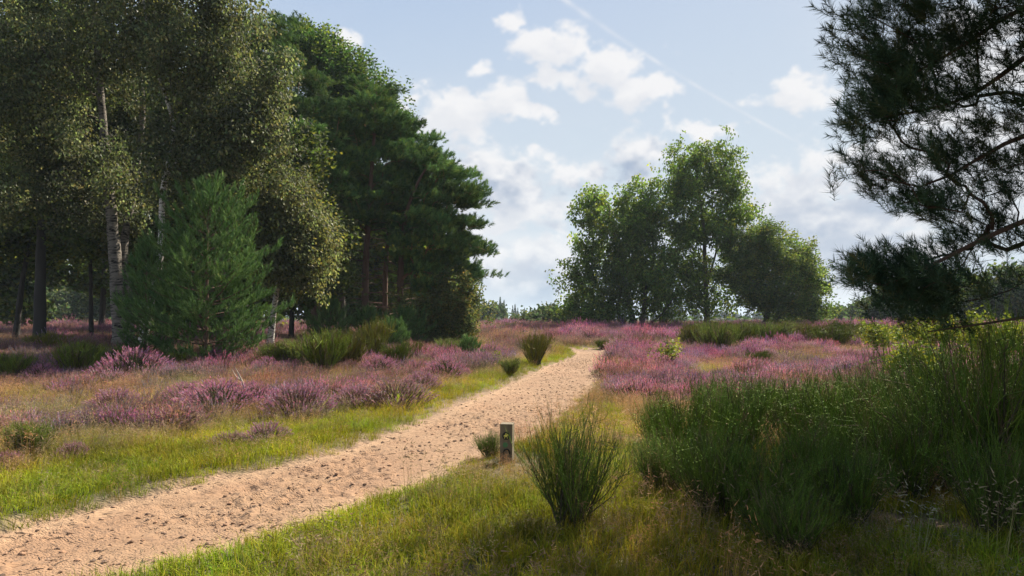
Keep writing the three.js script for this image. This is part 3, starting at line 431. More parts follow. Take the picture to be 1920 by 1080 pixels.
tree({ ...pineSet, seed: 6, D: 37.5, label: 'pine with dark straight trunk, leftmost of the three trunks at the wood edge', n: 400, stems: [{ px: [[685, 640], [686, 500], [694, 360], [702, 250], [706, 170]], r0: 0.25, r1: 0.05 }], lobes: [[705, 178, 36, 24], [690, 215, 48, 24], [730, 235, 45, 22], [690, 265, 62, 24], [750, 285, 48, 22], [680, 320, 66, 26], [640, 380, 56, 26], [700, 370, 70, 26], [660, 420, 60, 22], [720, 430, 66, 22], [670, 400, 40, 20]] });
tree({ ...pineSet, seed: 7, D: 39.5, label: 'pine with slim trunk standing between two others at the wood edge', n: 340, stems: [{ px: [[722, 632], [724, 490], [738, 350], [752, 250]], r0: 0.2, r1: 0.045 }], lobes: [[752, 250, 34, 20], [780, 275, 40, 20], [750, 305, 56, 22], [795, 325, 46, 20], [760, 355, 60, 22], [810, 372, 48, 20], [770, 405, 60, 22]] });
tree({ ...pineSet, seed: 8, D: 37, label: 'wide-armed pine whose long branches form the right edge of the wood', n: 480, stems: [{ px: [[750, 638], [752, 500], [762, 400], [790, 330], [812, 300]], r0: 0.25, r1: 0.05 }], lobes: [[815, 305, 26, 16], [840, 335, 36, 16], [862, 362, 20, 14], [872, 385, 12, 9, 1.6], [835, 375, 50, 18], [800, 420, 60, 20], [860, 415, 34, 16], [866, 455, 24, 12], [845, 465, 50, 18], [882, 475, 14, 9, 1.5], [800, 490, 56, 20], [862, 505, 36, 14], [868, 525, 16, 8, 1.5], [830, 545, 48, 18], [852, 562, 16, 8, 1.2], [800, 450, 60, 22, 0.8]] });
tree({ ...oakSet, name: 'shrub', category: 'shrub', seed: 9, D: 36, label: 'yellowish green leafy shrub at the foot of the wood edge by the heather', n: 170, per: 14, spread: 0.3, spray: 'bush', colors: [[0.12, 0.14, 0.035], [0.17, 0.165, 0.04], [0.09, 0.12, 0.03]], stems: [{ px: [[840, 622], [845, 590], [850, 545]], r0: 0.06, r1: 0.02 }, { px: [[836, 622], [820, 600], [815, 580]], r0: 0.05, r1: 0.02 }], lobes: [[852, 560, 20, 30], [838, 592, 34, 24], [800, 602, 30, 20]], grow: { bf: 0.4, minH: 0.3 } });
for (const [seed, x, x2, D, r0, lobes, label] of [[11, 75, 78, 32, 0.3, [[50, 130, 120, 90], [40, 330, 80, 70], [110, 20, 90, 90], [100, 400, 60, 40]], 'dark thick-trunked tree, left of the slim trunk in the shaded wood'], [12, 172, 168, 35, 0.13, [[165, 360, 60, 50], [180, 250, 60, 60], [150, 440, 50, 30]], 'tree with one slim dark straight trunk between the thick trunk and the birches'], [13, 28, 66, 34, 0.16, [[40, 260, 70, 70], [20, 420, 60, 50], [80, 330, 50, 50]], 'thin dark tree leaning right at the far left of the wood'], [14, 545, 560, 33, 0.14, [[560, 460, 70, 60], [520, 330, 70, 60], [600, 520, 40, 40]], 'dark shaded tree between the speckled birch and the pines'], [15, 440, 430, 36, 0.2, [[430, 300, 80, 80], [420, 150, 80, 90], [380, 420, 80, 60], [470, 470, 60, 50]], 'dark broadleaf tree hidden behind the young pine']])
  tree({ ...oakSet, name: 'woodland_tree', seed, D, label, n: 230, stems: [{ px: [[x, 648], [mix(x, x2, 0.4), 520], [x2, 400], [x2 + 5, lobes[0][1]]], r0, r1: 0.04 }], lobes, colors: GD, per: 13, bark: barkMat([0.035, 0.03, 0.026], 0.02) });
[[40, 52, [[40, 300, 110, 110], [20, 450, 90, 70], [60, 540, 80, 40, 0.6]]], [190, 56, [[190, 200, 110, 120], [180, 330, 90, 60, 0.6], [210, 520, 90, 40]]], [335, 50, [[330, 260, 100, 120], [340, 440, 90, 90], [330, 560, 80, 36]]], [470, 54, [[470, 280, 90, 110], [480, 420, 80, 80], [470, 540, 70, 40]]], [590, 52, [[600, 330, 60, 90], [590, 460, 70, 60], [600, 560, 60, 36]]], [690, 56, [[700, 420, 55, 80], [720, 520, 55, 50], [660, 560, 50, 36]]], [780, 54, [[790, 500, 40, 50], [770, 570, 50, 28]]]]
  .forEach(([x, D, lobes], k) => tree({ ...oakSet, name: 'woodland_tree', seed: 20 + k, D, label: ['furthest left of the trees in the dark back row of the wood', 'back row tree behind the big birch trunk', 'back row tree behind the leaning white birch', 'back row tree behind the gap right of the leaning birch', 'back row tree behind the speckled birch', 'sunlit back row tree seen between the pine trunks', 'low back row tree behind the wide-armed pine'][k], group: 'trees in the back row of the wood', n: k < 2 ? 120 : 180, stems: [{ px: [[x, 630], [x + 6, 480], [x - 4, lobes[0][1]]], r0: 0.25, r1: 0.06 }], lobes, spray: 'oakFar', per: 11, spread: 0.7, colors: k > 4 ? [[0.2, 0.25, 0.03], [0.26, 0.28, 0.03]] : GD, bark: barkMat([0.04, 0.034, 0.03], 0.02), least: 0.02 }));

// the two birches and the oak on the heath
const heathSet = { D: 60, spray: 'birchMid', leaf: leafM.birch, colors: GM, clump: { k: 5, R: 0.6, v: 0.9 }, per: 7, spread: 0.36, grow: { bf: 0.4, minH: 1.2, seg: 0.7, tip: 0.012 } };
tree({ ...heathSet, name: 'birch_tree', bark: bark.birchDark, limbBark: bark.twig, seed: 31, label: 'several-stemmed birch with rounded crown, left of the group out on the heath', n: 520, stems: [{ px: [[1198, 628], [1186, 600], [1176, 555], [1165, 500], [1150, 430], [1140, 380]], r0: 0.34, r1: 0.06 }, { px: [[1202, 628], [1206, 590], [1212, 540], [1225, 480], [1215, 400]], r0: 0.26, r1: 0.06 }, { px: [[1196, 626], [1172, 608], [1160, 590], [1130, 560]], r0: 0.16, r1: 0.05, }, { px: [[1204, 626], [1220, 606], [1240, 590], [1262, 560]], r0: 0.14, r1: 0.04 }],
  lobes: [[1165, 385, 52, 32], [1210, 390, 44, 38], [1115, 410, 36, 28], [1095, 455, 32, 34, 0.8], [1150, 450, 52, 40, 0.8], [1110, 545, 42, 34], [1145, 520, 56, 40], [1200, 480, 50, 50], [1090, 582, 26, 20, 1.3], [1140, 582, 44, 20, 1.2], [1105, 520, 36, 34, 0.8], [1225, 540, 46, 40], [1250, 570, 30, 24], [1185, 420, 52, 40]] });
tree({ ...heathSet, name: 'birch_tree', bark: bark.birchDark, limbBark: bark.twig, seed: 32, D: 62, label: 'tallest birch with airy pointed crown in the middle of the group out on the heath', n: 480, stems: [{ px: [[1325, 612], [1324, 560], [1322, 490], [1318, 420], [1308, 340], [1300, 285]], r0: 0.3, r1: 0.05 }, { px: [[1324, 540], [1345, 460], [1352, 390], [1340, 320]], r0: 0.12, r1: 0.03, up: 1 }],
  lobes: [[1312, 290, 40, 24], [1272, 295, 28, 22, 0.8], [1345, 300, 32, 28], [1265, 345, 36, 36], [1320, 350, 60, 38], [1375, 350, 32, 28], [1255, 400, 30, 34, 0.8], [1305, 410, 60, 40, 0.8], [1385, 390, 36, 30], [1350, 440, 56, 36, 0.8], [1280, 460, 46, 42, 0.9], [1320, 520, 64, 36, 0.6], [1375, 470, 34, 34, 0.8], [1270, 530, 40, 36, 0.8], [1365, 545, 36, 28, 1], [1290, 565, 44, 20, 0.7]] });
tree({ ...heathSet, name: 'oak_tree', bark: bark.oak, seed: 33, D: 59, spray: 'oakMid', leaf: leafM.oak, clump: { k: 6, R: 0.65, v: 0.6 }, colors: [[0.115, 0.17, 0.028], [0.14, 0.19, 0.03], [0.19, 0.21, 0.034], [0.09, 0.145, 0.028]], label: 'broad rounded oak with low crown, right of the tall birch on the heath', n: 500, per: 7, stems: [{ px: [[1432, 616], [1440, 580], [1446, 530], [1450, 480]], r0: 0.28, r1: 0.06 }, { px: [[1436, 612], [1470, 585], [1500, 560]], r0: 0.14, r1: 0.04 }],
  lobes: [[1425, 452, 36, 24], [1460, 478, 52, 28], [1500, 500, 32, 28], [1415, 505, 40, 36], [1465, 530, 62, 40], [1515, 540, 28, 30], [1420, 560, 46, 28], [1480, 580, 60, 22], [1530, 580, 20, 24], [1400, 480, 24, 28, 0.7]] });

// the pine beside the viewer on the right: trunk outside the frame, arms reaching in, crown shading the foreground
tree({ name: 'pine_tree', seed: 41, D: 6, base: ground(6.3, -6.2), label: 'near pine whose dark needled branches hang in from the right side', bark: bark.pine, limbBark: bark.pine, spray: 'nearPine', leaf: leafM.needle, colors: [[0.045, 0.085, 0.042], [0.06, 0.1, 0.045], [0.04, 0.075, 0.042], [0.085, 0.1, 0.042]], needles: true, hollow: 0.2, n: 600, clump: { k: 4, R: 0.13, v: 0.45 }, per: 5, spread: 0.07, flat: 0.8, grow: { bf: 0.22, minH: 1.2, seg: 0.22, tip: 0.0028, exp: 2.2 },
  stems: [{ px: [[2325, 960, 0.2], [2300, 500, 0.2], [2270, 0, 0], [2200, -700, 0.3], [2120, -1300, 0.8]], r0: 0.24, r1: 0.06 }, { px: [[2275, 60, 0.1], [2050, -30, 0.1], [1900, 25, 0], [1790, 95, -0.1], [1690, 150, -0.1], [1660, 165, -0.2]], r0: 0.05, r1: 0.006, up: 1 }, { px: [[2280, 180, 0.1], [2050, 60, 0.3], [1920, 110, 0.2], [1830, 175, 0.1], [1740, 205, 0], [1650, 220, -0.1]], r0: 0.05, r1: 0.006, up: 1 }, { px: [[2285, 300, 0.1], [2080, 230, 0.2], [1930, 250, 0.2], [1830, 300, 0.1], [1730, 350, 0], [1655, 335, 0]], r0: 0.045, r1: 0.006, up: 1 }, { px: [[2290, 380, 0.1], [2080, 370, 0.1], [1920, 415, 0], [1860, 440, 0], [1750, 495, 0], [1660, 535, 0], [1600, 522, -0.1]], r0: 0.05, r1: 0.006, up: 1 }, { px: [[2300, 520, 0.1], [2080, 570, 0.3], [1890, 600, 0.2], [1740, 622, 0]], r0: 0.03, r1: 0.005, up: 1 }],
  lobes: [[1658, 22, 64, 32, 1.4, -0.2, 0.4], [1752, 60, 95, 53, 1.1, 0, 0.7], [1698, 110, 60, 40, 1.5, 0, 0.4], [1653, 150, 39, 28, 1.6, -0.2, 0.3], [1722, 180, 77, 44, 1.2, 0.2, 0.5], [1668, 215, 53, 30, 1.6, -0.1, 0.3], [1722, 245, 60, 23, 1.3, 0, 0.4], [1840, 120, 103, 88, 0.75, 0.4, 1], [1880, 30, 77, 44, 0.8, 0.2, 0.8], [1850, 270, 95, 62, 0.6, 0.3, 0.8], [1802, 200, 43, 26, 1, 0.1, 0.5], [1678, 330, 47, 25, 1.6, 0, 0.3], [1742, 350, 60, 32, 1.2, 0.1, 0.4], [1722, 390, 52, 19, 1, 0.1, 0.3], [1820, 360, 95, 44, 0.8, 0.3, 0.7], [1880, 440, 77, 44, 0.7, 0.2, 0.7], [1618, 525, 34, 21, 1.5, -0.1, 0.25], [1688, 520, 60, 35, 1.6, 0, 0.4], [1752, 530, 69, 40, 1.1, 0.1, 0.5], [1800, 500, 77, 44, 0.8, 0.2, 0.6], [1678, 570, 52, 23, 0.8, 0, 0.3], [1752, 585, 52, 23, 0.5, 0, 0.3], [1860, 540, 77, 35, 0.45, 0.3, 0.6], [1830, 605, 69, 18, 0.25, 0, 0.4],
    [2050, 200, 120, 229, 0.25, 0.4, 1.6], [2050, 480, 112, 97, 0.25, 0.4, 1.4]] });
{ // its upper crown, above and beyond the frame, is coarser
  const o = scene.children[scene.children.length - 1], base = o.position, r = rng(43), pts = []; const lobe = (x, y, z, rx, ry, rz, n) => { for (let k = 0; k < n; k++) { const q = inLobe(r, V(x, y, z).sub(base), rx, ry, rz, 0.2); const wx = q.x + base.x, wy = q.y + base.y, wd = -(q.z + base.z); const hh = wy, xs = wx - 0.616 * hh, ds = wd - 0.788 * hh; if (xs < 0.35 + 0.33 * (ds - 4.6) + 0.5 * gauss(r)) continue; if (wy - EYE > wd * 0.47 + 0.75 || wx > wd * 0.74 + 1) pts.push(q); } };
  lobe(5, 7, -8, 3.4, 1.3, 3, 240); lobe(4.4, 6, -5.2, 2.8, 1.1, 2.4, 150); lobe(6.3, 9, -10, 3.8, 1.7, 3.4, 300); lobe(7.6, 11.2, -10, 3, 1.5, 3, 120); lobe(7.6, 4.6, -4, 2, 1.6, 2.2, 90); lobe(6.6, 10, -7, 2.2, 1.1, 2.2, 80); lobe(8, 5, -6.5, 2.4, 1.6, 2.6, 100); lobe(7.5, 4.5, -9.4, 2.2, 1.2, 1.8, 60);
  const T = grow([{ pts: [V(0.05, 1.5, 0), V(-0.1, 5, -0.2), V(-0.2, 8, -0.4), V(0, 10.6, -0.6)], r0: 0.16, r1: 0.04, flare: 0 }], pts, { bf: 0.3, minH: 1, seg: 0.4, tip: 0.008 }), b = new MB(); limbMesh(T, b); part('limbs', b.geo(), bark.pineUp, o).userData.kind = 'stuff';
  const cp = new Copies(); pts.forEach((p) => { for (let k = 0; k < 13; k++) { const g = V(gauss(r), gauss(r) * 0.5, gauss(r)).multiplyScalar(0.3); cp.add(p.clone().add(g), qDir(V(g.x * 2 + gauss(r) * 0.3, 0.7, g.z * 2 + gauss(r) * 0.3).normalize(), r() * 6), 0.8 + r() * 0.4, tint([0.04, 0.075, 0.032], r)); } }); cp.mesh('crown', SPRAY.pine, leafM.needle, o);
}

// two more pines of the same group beside the viewer, outside the frame: the shade on the foreground is theirs too
for (const [seed, x, z, h, label] of [[141, 9.8, -12, 13, 'pine standing beyond the frame, right of the near one'], [142, 5.2, 3.2, 10, 'pine standing behind the viewer']]) {
  const base = ground(x, z), o = thing('pine_tree', label, 'tree', base), r = rng(seed), pts = []; for (let k = 0; k < 480; k++) { const t = 0.28 + 0.72 * r(), a = r() * 6.28, R = (h > 12 ? 4.4 : 3.3) * Math.sqrt(r()) * Math.sin(Math.PI * Math.min(1, 0.25 + 0.78 * t)); const q = V(Math.cos(a) * R, t * h, Math.sin(a) * R); const wd = -(z + q.z); if (x + q.x - 0.616 * q.y < 0.35 + 0.33 * (wd - 0.788 * q.y - 4.6) + 0.5 * gauss(r)) continue; if (wd > 0 && Math.abs(x + q.x) < wd * 0.76 + 1 && base.y + q.y - EYE < wd * 0.5 + 0.8) continue; pts.push(q); }
  const st = { pts: [V(0, -0.1, 0), V(0.1, h * 0.4, 0.1), V(-0.1, h * 0.75, 0), V(0, h, 0)], r0: 0.2, r1: 0.04 }, tb = new MB(); tb.tube(st.pts, [0.26, 0.17, 0.1, 0.03], 9, undefined, 0.14); part('trunk', tb.geo(), bark.pine, o);
  const lb = new MB(); limbMesh(grow([st], pts, { bf: 0.3, minH: 1.8, seg: 0.5, tip: 0.009 }), lb); part('limbs', lb.geo(), bark.pineUp, o).userData.kind = 'stuff';
  const cp = new Copies(); pts.forEach((p) => { for (let k = 0; k < 14; k++) { const g = V(gauss(r), gauss(r) * 0.45, gauss(r)).multiplyScalar(0.32); cp.add(p.clone().add(g), qDir(V(g.x * 2 + gauss(r) * 0.3, 0.7, g.z * 2 + gauss(r) * 0.3).normalize(), r() * 6), 0.8 + r() * 0.4, tint([0.04, 0.09, 0.03], r)); } }); cp.mesh('crown', SPRAY.pine, leafM.needle, o);
}

// young pines: whorls of upswept branches
function youngPine(seed, pos, h, prof, name, label, tuft = 1, whorls = 13) {
  const r = rng(seed), o = thing(name, label, 'tree', pos, undefined), b = new MB(), cp = new Copies(), cols = [[0.085, 0.165, 0.042], [0.11, 0.2, 0.05], [0.06, 0.13, 0.038], [0.19, 0.28, 0.08]];
  const tk = new MB(); tk.tube([V(0, -0.1, 0), V(0.02, h * 0.3, 0.02), V(-0.02, h * 0.65, 0), V(0, h, 0)], [h * 0.016, h * 0.012, h * 0.007, 0.008], 8, undefined, 0.1); part('trunk', tk.geo(), bark.pine, o);
  const put = (p, d, s) => { if (p.y < 0.06) return; cp.add(p, qDir(d, r() * 6.28), s * tuft * (0.85 + r() * 0.35), tint(cols[Math.floor(r() * r() * 4)], r, 0.2)); };
  for (let w = 0; w < whorls; w++) {
    const t = 0.04 + 0.93 * w / (whorls - 1), n = 6 + Math.floor(r() * 3), a0 = r() * 6.28;
    for (let k = 0; k < n; k++) {
      const a = a0 + k / n * 6.283 + gauss(r) * 0.15, L = interp(prof, t) * (0.58 + r() * 0.58) * (1 + 0.16 * Math.sin(a * 2 + seed)) + 0.08, rise = (0.25 + 0.75 * t) * L * (0.65 + r() * 0.5), dir = V(Math.cos(a), 0, Math.sin(a)), y0 = t * h + gauss(r) * 0.06, P = (s) => V(dir.x * L * s, y0 + rise * (0.35 * s + 0.65 * s * s), dir.z * L * s);
      b.tube([P(0), P(0.33), P(0.66), P(1)], [0.012 + L * 0.008, 0.01 + L * 0.005, 0.008, 0.004], 4);
      for (let s = 0.3; s <= 1.001; s += 0.16 / Math.max(L, 0.3)) {
        const p = P(s), tan = P(Math.min(1, s + 0.05)).sub(P(s - 0.05)).normalize(); put(p, tan.clone().add(V(gauss(r) * 0.3, 0.5, gauss(r) * 0.3)).normalize(), 0.9);
        const sl = (1 - s) * 0.55 * L + 0.12; for (const sg of [-1, 1]) { if (r() < 0.25) continue; const sd = V(-dir.z * sg * 0.75 + dir.x * 0.6, 0.45 + 0.3 * t, dir.x * sg * 0.75 + dir.z * 0.6).normalize(); for (let q = 0.12; q < sl; q += 0.18) put(p.clone().addScaledVector(sd, q).add(V(gauss(r) * 0.04, q * 0.15, gauss(r) * 0.04)), sd.clone().add(V(gauss(r) * 0.3, 0.5, gauss(r) * 0.3)).normalize(), 0.9); }
      }
      put(P(1), V(dir.x * 0.3, 1, dir.z * 0.3).normalize(), 1.35); put(P(0.9), V(dir.x * 0.3 + gauss(r) * 0.3, 1, dir.z * 0.3 + gauss(r) * 0.3).normalize(), 1.2);
    }
  }
  for (let y = h * 0.93; y < h; y += 0.07) put(V(0, y, 0), V(gauss(r) * 0.3, 1, gauss(r) * 0.3).normalize(), 0.9); put(V(0, h * 0.99, 0), UP.clone(), 1.3);
  const lm = part('limbs', b.geo(), bark.pine, o); lm.userData.kind = 'stuff'; cp.mesh('crown', SPRAY.youngPine, leafM.needle, o); return o;
}
const PROF = [[0, 1.7], [0.15, 2.35], [0.35, 2.25], [0.5, 1.95], [0.65, 1.5], [0.8, 0.95], [0.92, 0.5], [1, 0.12]];
const yp = at(385, 695, 22); yp.y = H(yp.x, yp.z);
youngPine(51, yp, 5.55, PROF, 'young_pine', 'bushy young green pine standing in the heather before the wood');
const small = (f) => PROF.map(([t, v]) => [t, v * f]);
for (const [seed, px, py, D, h, f, label] of [[52, 272, 668, 23.6, 3.7, 0.36, 'narrow young pine close behind the left shoulder of the bushy one'], [53, 757, 640, 34, 1.5, 0.5, 'small dark flat-topped pine in front of the wide-armed pine'], [54, 690, 645, 33, 1.5, 0.3, 'small bluish pine sapling among broom at the wood edge'], [55, 620, 640, 32, 1.7, 0.5, 'small bright green pine beside the broom at the wood edge'], [56, 1752, 672, 15.5, 0.75, 0.13, 'tiny bluish pine seedling in the heather below the near branches'], [57, 880, 655, 26, 0.7, 0.16, 'tiny green pine seedling in the heather left of the path'], [58, 735, 655, 30, 1.0, 0.25, 'knee-high pine sapling in the broom below the slim trunk']]) { const p = at(px, py, D); p.y = H(p.x, p.z); youngPine(seed, p, h, small(f), 'young_pine', label, h < 1 ? 0.6 : 0.9, h < 2 ? 7 : 12); }

// ---------------------------------------------------------------- broom bushes
const broomMat = new THREE.MeshPhysicalMaterial({ vertexColors: true, roughness: 0.8, transmission: 0.15, thickness: 0, specularIntensity: 0.4, side: THREE.DoubleSide }), broomStem = barkMat([0.07, 0.06, 0.035], 0.003);
function broomProto(seed, nMain, nTwig, fan, rad, col) {               // unit height 1, about 0.8 wide
  const r = rng(seed), st = new MB(), tw = new MB(true);
  for (let k = 0; k < nMain; k++) {
    const a = r() * 6.283, q = Math.pow(r(), 0.62), lean = fan * q, a9 = r() * 6.283, q9 = Math.sqrt(r()) * 0.2, x0 = Math.cos(a9) * q9, z0 = Math.sin(a9) * q9, L = (0.3 + r() * 0.5) * (r() < 0.25 ? 0.6 : 1), P = (s) => V(x0 + Math.cos(a) * lean * (s * 0.9), L * s * (1 + 0.25 * s), z0 + Math.sin(a) * lean * s * 0.9);
    { const w1 = V(gauss(r) * 0.02, 0, gauss(r) * 0.02), w2 = V(gauss(r) * 0.03, 0, gauss(r) * 0.03); st.tube([P(0).add(V(0, -0.03, 0)), P(0.35).add(w1), P(0.7).add(w2), P(1)], [rad * 3.4, rad * 2.7, rad * 2, rad], 4); for (let f = 0; f < 2; f++) { const p = P(0.25 + 0.4 * r()), b = a + gauss(r) * 1.4; st.tube([p, p.clone().add(V(Math.cos(b) * 0.07, 0.06 + 0.05 * r(), Math.sin(b) * 0.07)), p.clone().add(V(Math.cos(b) * 0.1 + gauss(r) * 0.03, 0.18 + 0.12 * r(), Math.sin(b) * 0.1 + gauss(r) * 0.03))], [rad * 2, rad * 1.5, rad * 0.6], 3); } }
    for (let i = 0; i < nTwig; i++) {
      const s = 0.03 + r() * 0.97, p = P(s), b = a + gauss(r) * 1.2, o = 0.06 + r() * 0.2, h = (0.3 + r() * 0.38) * (1.1 - 0.3 * s) , e = V(p.x + Math.cos(b) * o + Math.cos(a) * lean * 0.25, Math.min(p.y + h, 1.02 - 0.34 * q * q + 0.1 * Math.sin(a * 3 + seed) + (r() < 0.1 ? r() * 0.22 : r() * 0.06) - r() * r() * 0.22), p.z + Math.sin(b) * o + Math.sin(a) * lean * 0.25), m = p.clone().lerp(e, 0.5); m.x += Math.cos(b) * o * 0.3 + gauss(r) * 0.018; m.z += Math.sin(b) * o * 0.3 + gauss(r) * 0.018; m.y -= 0.01; e.x += gauss(r) * 0.03; e.z += gauss(r) * 0.03; if (r() < 0.12) { e.x += Math.cos(b) * 0.08; e.z += Math.sin(b) * 0.08; e.y -= 0.06; }
      const v = 0.55 + r() * 0.95, c = r() < 0.12 ? [0.16 * v, 0.11 * v, 0.06 * v] : col.map((w, j) => w * v * (j === 0 ? 1 + r() * 0.5 : 1)); tw.tube([p, m, e], [rad * 1.1, rad, rad * 0.45], 3, c);
      const nb = 2 + Math.floor(r() * 3); for (let z = 0; z < nb; z++) { const f = 0.25 + r() * 0.65, p2 = f < 0.5 ? p.clone().lerp(m, f * 2) : m.clone().lerp(e, f * 2 - 1), b2 = b + gauss(r) * 1.3, e2 = p2.clone().add(V(Math.cos(b2) * 0.05, 0.08 + r() * 0.12, Math.sin(b2) * 0.05)); tw.tube([p2, e2], [rad * 0.8, rad * 0.4], 3, c); }
      if (r() < 0.8) for (let z = 0; z < 4; z++) { const p2 = m.clone().lerp(e, r()), d = V(gauss(r), 0.6, gauss(r)).normalize().multiplyScalar(0.014 + r() * 0.012), sd = V(d.z, 0, -d.x).multiplyScalar(0.3); tw.tri(p2.clone().sub(sd), p2.clone().add(sd), p2.clone().add(d), c.map((w) => w * 1.3)); }
    }
  }
  return [st.geo(), tw.geo()];
}
const BC = [0.085, 0.175, 0.016], BROOM = [broomProto(61, 50, 11, 0.62, 0.0022, BC), broomProto(62, 56, 13, 0.58, 0.0021, BC), broomProto(63, 50, 13, 0.4, 0.0021, BC), broomProto(64, 40, 16, 0.62, 0.006, [0.115, 0.19, 0.016]), broomProto(65, 36, 16, 0.55, 0.006, [0.15, 0.185, 0.022])];
const broomRoots = BROOM.map(() => null);
function broom(kind, px, py, hpx, wf, label, turn = 0) {
  const p = onGround(px, py), D = -p.z, h = hpx * D / F, sc = [h * wf, h, h * wf];
  if (!broomRoots[kind]) { const o = thing('broom_bush', label, 'bush', p, 'broom bushes on the heath'); part('stems', BROOM[kind][0], broomStem, o).userData.kind = 'stuff'; part('foliage', BROOM[kind][1], broomMat, o).userData.kind = 'stuff'; o.rotation.y = turn; o.scale.set(...sc); broomRoots[kind] = o; return o; }
  return copyOf(broomRoots[kind], 'broom_bush', label, p, turn, sc);
}
[[0, 1072, 1000, 222, 0.74, 'upright green broom bush right of the marker post, sunlit on its left'], [1, 1290, 890, 160, 1.0, 'broom bush at the left end of the shaded row, first right of the sand patch'], [2, 1390, 860, 166, 1.05, 'tall broom bush with sunlit tips, second in the row before the heather'], [0, 1490, 850, 150, 1.05, 'broom bush with sunlit tips in the middle of the row before the heather'], [1, 1560, 880, 160, 1.0, 'broom bush in half shade right of the sunlit row'], [2, 1590, 990, 160, 1.0, 'dark broom bush nearest the viewer in the shade'], [1, 1430, 1000, 150, 1.0, 'low dark broom bush in the deep foreground shade'], [0, 1680, 850, 165, 1.05, 'dark broom bush in front of the pink heather below the pine'], [1, 1850, 935, 325, 0.95, 'biggest broom bush, nearly black in the shade at the right edge'], [0, 1960, 900, 320, 0.9, 'shaded broom bush cut off by the right edge'], [2, 1770, 840, 112, 1.2, 'dark broom bush left of the biggest one'], [1, 1610, 790, 100, 1.1, 'dark broom bush farther back, against the pink heather'], [1, 918, 858, 46, 1.15, 'small spreading broom tuft at the left foot of the marker post'], [2, 1235, 850, 105, 0.7, 'thin broom shoots beside the sand patch'],
  [2, 1340, 800, 84, 1.2, 'pale green broom bush behind the first of the shaded row'], [1, 1450, 790, 74, 1.3, 'sunlit broom bush before the heather behind the row'], [0, 1540, 800, 90, 1.2, 'sunlit broom tips against the heather left of the dark gap'], [2, 1760, 930, 165, 1.0, 'dark broom bush overlapping the biggest one on its left'], [0, 1330, 950, 150, 0.9, 'half-shaded broom with thin shoots right of the upright one'], [1, 1345, 975, 165, 1.0, 'shaded broom low in front of the first of the row'], [2, 1510, 960, 170, 1.05, 'dark broom between the low dark bush and the nearest one'], [0, 1690, 940, 175, 0.95, 'dark broom right of the nearest bush, half in front of the biggest'], [1, 1630, 900, 150, 1.1, 'dark broom filling the gap behind the nearest bush'], [1, 1240, 930, 120, 0.9, 'thin broom clump at the rim of the shade'], [2, 1870, 1010, 190, 1.0, 'dark broom in the bottom right shade before the biggest one'], [1, 1480, 1045, 130, 1.1, 'lowest dark broom at the front of the shade'], [0, 1740, 880, 150, 1.0, 'dark broom deep in the shade under the pine boughs'],
  [3, 1310, 652, 50, 1.1, 'green broom against the trunk foot of the tallest birch'], [4, 1370, 650, 44, 1.3, 'yellowish broom right of the tallest birch trunk'], [3, 1420, 648, 46, 1.2, 'green broom beneath the left of the oak'], [3, 1560, 655, 44, 1.4, 'green broom beyond the heather, right of the oak'], [4, 1610, 650, 40, 1.5, 'brownish broom between the oak and the pine tips'], [3, 1700, 650, 42, 1.5, 'green broom behind the first saplings'], [4, 1800, 655, 46, 1.5, 'olive broom between the upright sapling and its neighbour'], [3, 1870, 660, 50, 1.4, 'green broom behind the saplings at the right edge'], [3, 520, 690, 50, 1.1, 'broom at the right foot of the bushy young pine'], [4, 775, 680, 40, 1.2, 'olive broom beneath the wide-armed pine'], [3, 840, 668, 34, 1.3, 'green broom before the yellowish shrub of the wood edge'], [3, 190, 690, 44, 1.2, 'broom before the foot of the big birch'],
  [3, 1640, 648, 40, 1.4, 'green broom in the scrub band under the near pine tips'], [4, 1750, 652, 44, 1.4, 'olive broom in the scrub band behind the saplings'], [4, 1490, 640, 36, 1.5, 'olive broom in the scrub band before the oak'], [3, 880, 640, 26, 1.2, 'green broom at the end of the wood edge'], [4, 1075, 632, 22, 1.5, 'dull broom beyond the path left of the heath birches'], [3, 330, 690, 30, 1.4, 'dark broom at the left foot of the bushy young pine'], [3, 1420, 690, 34, 1.1, 'green broom clump in the middle of the right heather'],
  [3, 1345, 664, 64, 1.0, 'rounded green broom bush under the tallest birch'], [4, 1300, 655, 46, 1.0, 'low broom bush left of the rounded one under the tallest birch'], [3, 1395, 655, 48, 1.0, 'broom bush between the tallest birch and the oak'], [3, 1455, 650, 48, 1.0, 'broom bush below the oak'], [4, 1530, 652, 44, 1.0, 'brownish broom bush right of the oak'], [3, 1585, 645, 46, 1.1, 'dark round broom bush near the horizon right of the oak'], [4, 1640, 655, 46, 1.2, 'broom bush under the tips of the near pine'], [4, 1005, 684, 58, 0.8, 'dark twiggy broom on the left edge of the path far up'], [3, 955, 703, 32, 1.0, 'low green broom left of the far path'], [3, 600, 700, 84, 0.9, 'broom bush just right of the bushy young pine'], [4, 655, 690, 70, 0.9, 'second broom bush right of the bushy young pine'], [3, 560, 690, 55, 1.0, 'low broom bush touching the bushy young pine'], [4, 705, 680, 80, 0.6, 'tall thin broom bush below the pine trunks'], [3, 740, 690, 50, 0.9, 'low broom bush below the pine trunks'], [3, 140, 705, 68, 0.95, 'green broom bush in front of the slim dark trunk'], [3, 25, 712, 52, 1.0, 'light green broom bush at the left edge before the wood'], [3, 60, 862, 75, 0.8, 'bright green broom tuft in the grass at the left edge'], [4, 90, 660, 36, 1.6, 'dark broom at the foot of the thick dark trunk'], [3, 960, 622, 18, 1.6, 'round broom bush far off beyond the path bend'], [3, 1130, 655, 18, 1.2, 'small broom tuft where the path bends away'], [4, 1160, 618, 14, 2, 'dark far broom below the several-stemmed birch'], [3, 1240, 620, 14, 2, 'far broom between the two heath birches']]
  .forEach((a, k) => broom(...a, k * 1.37));

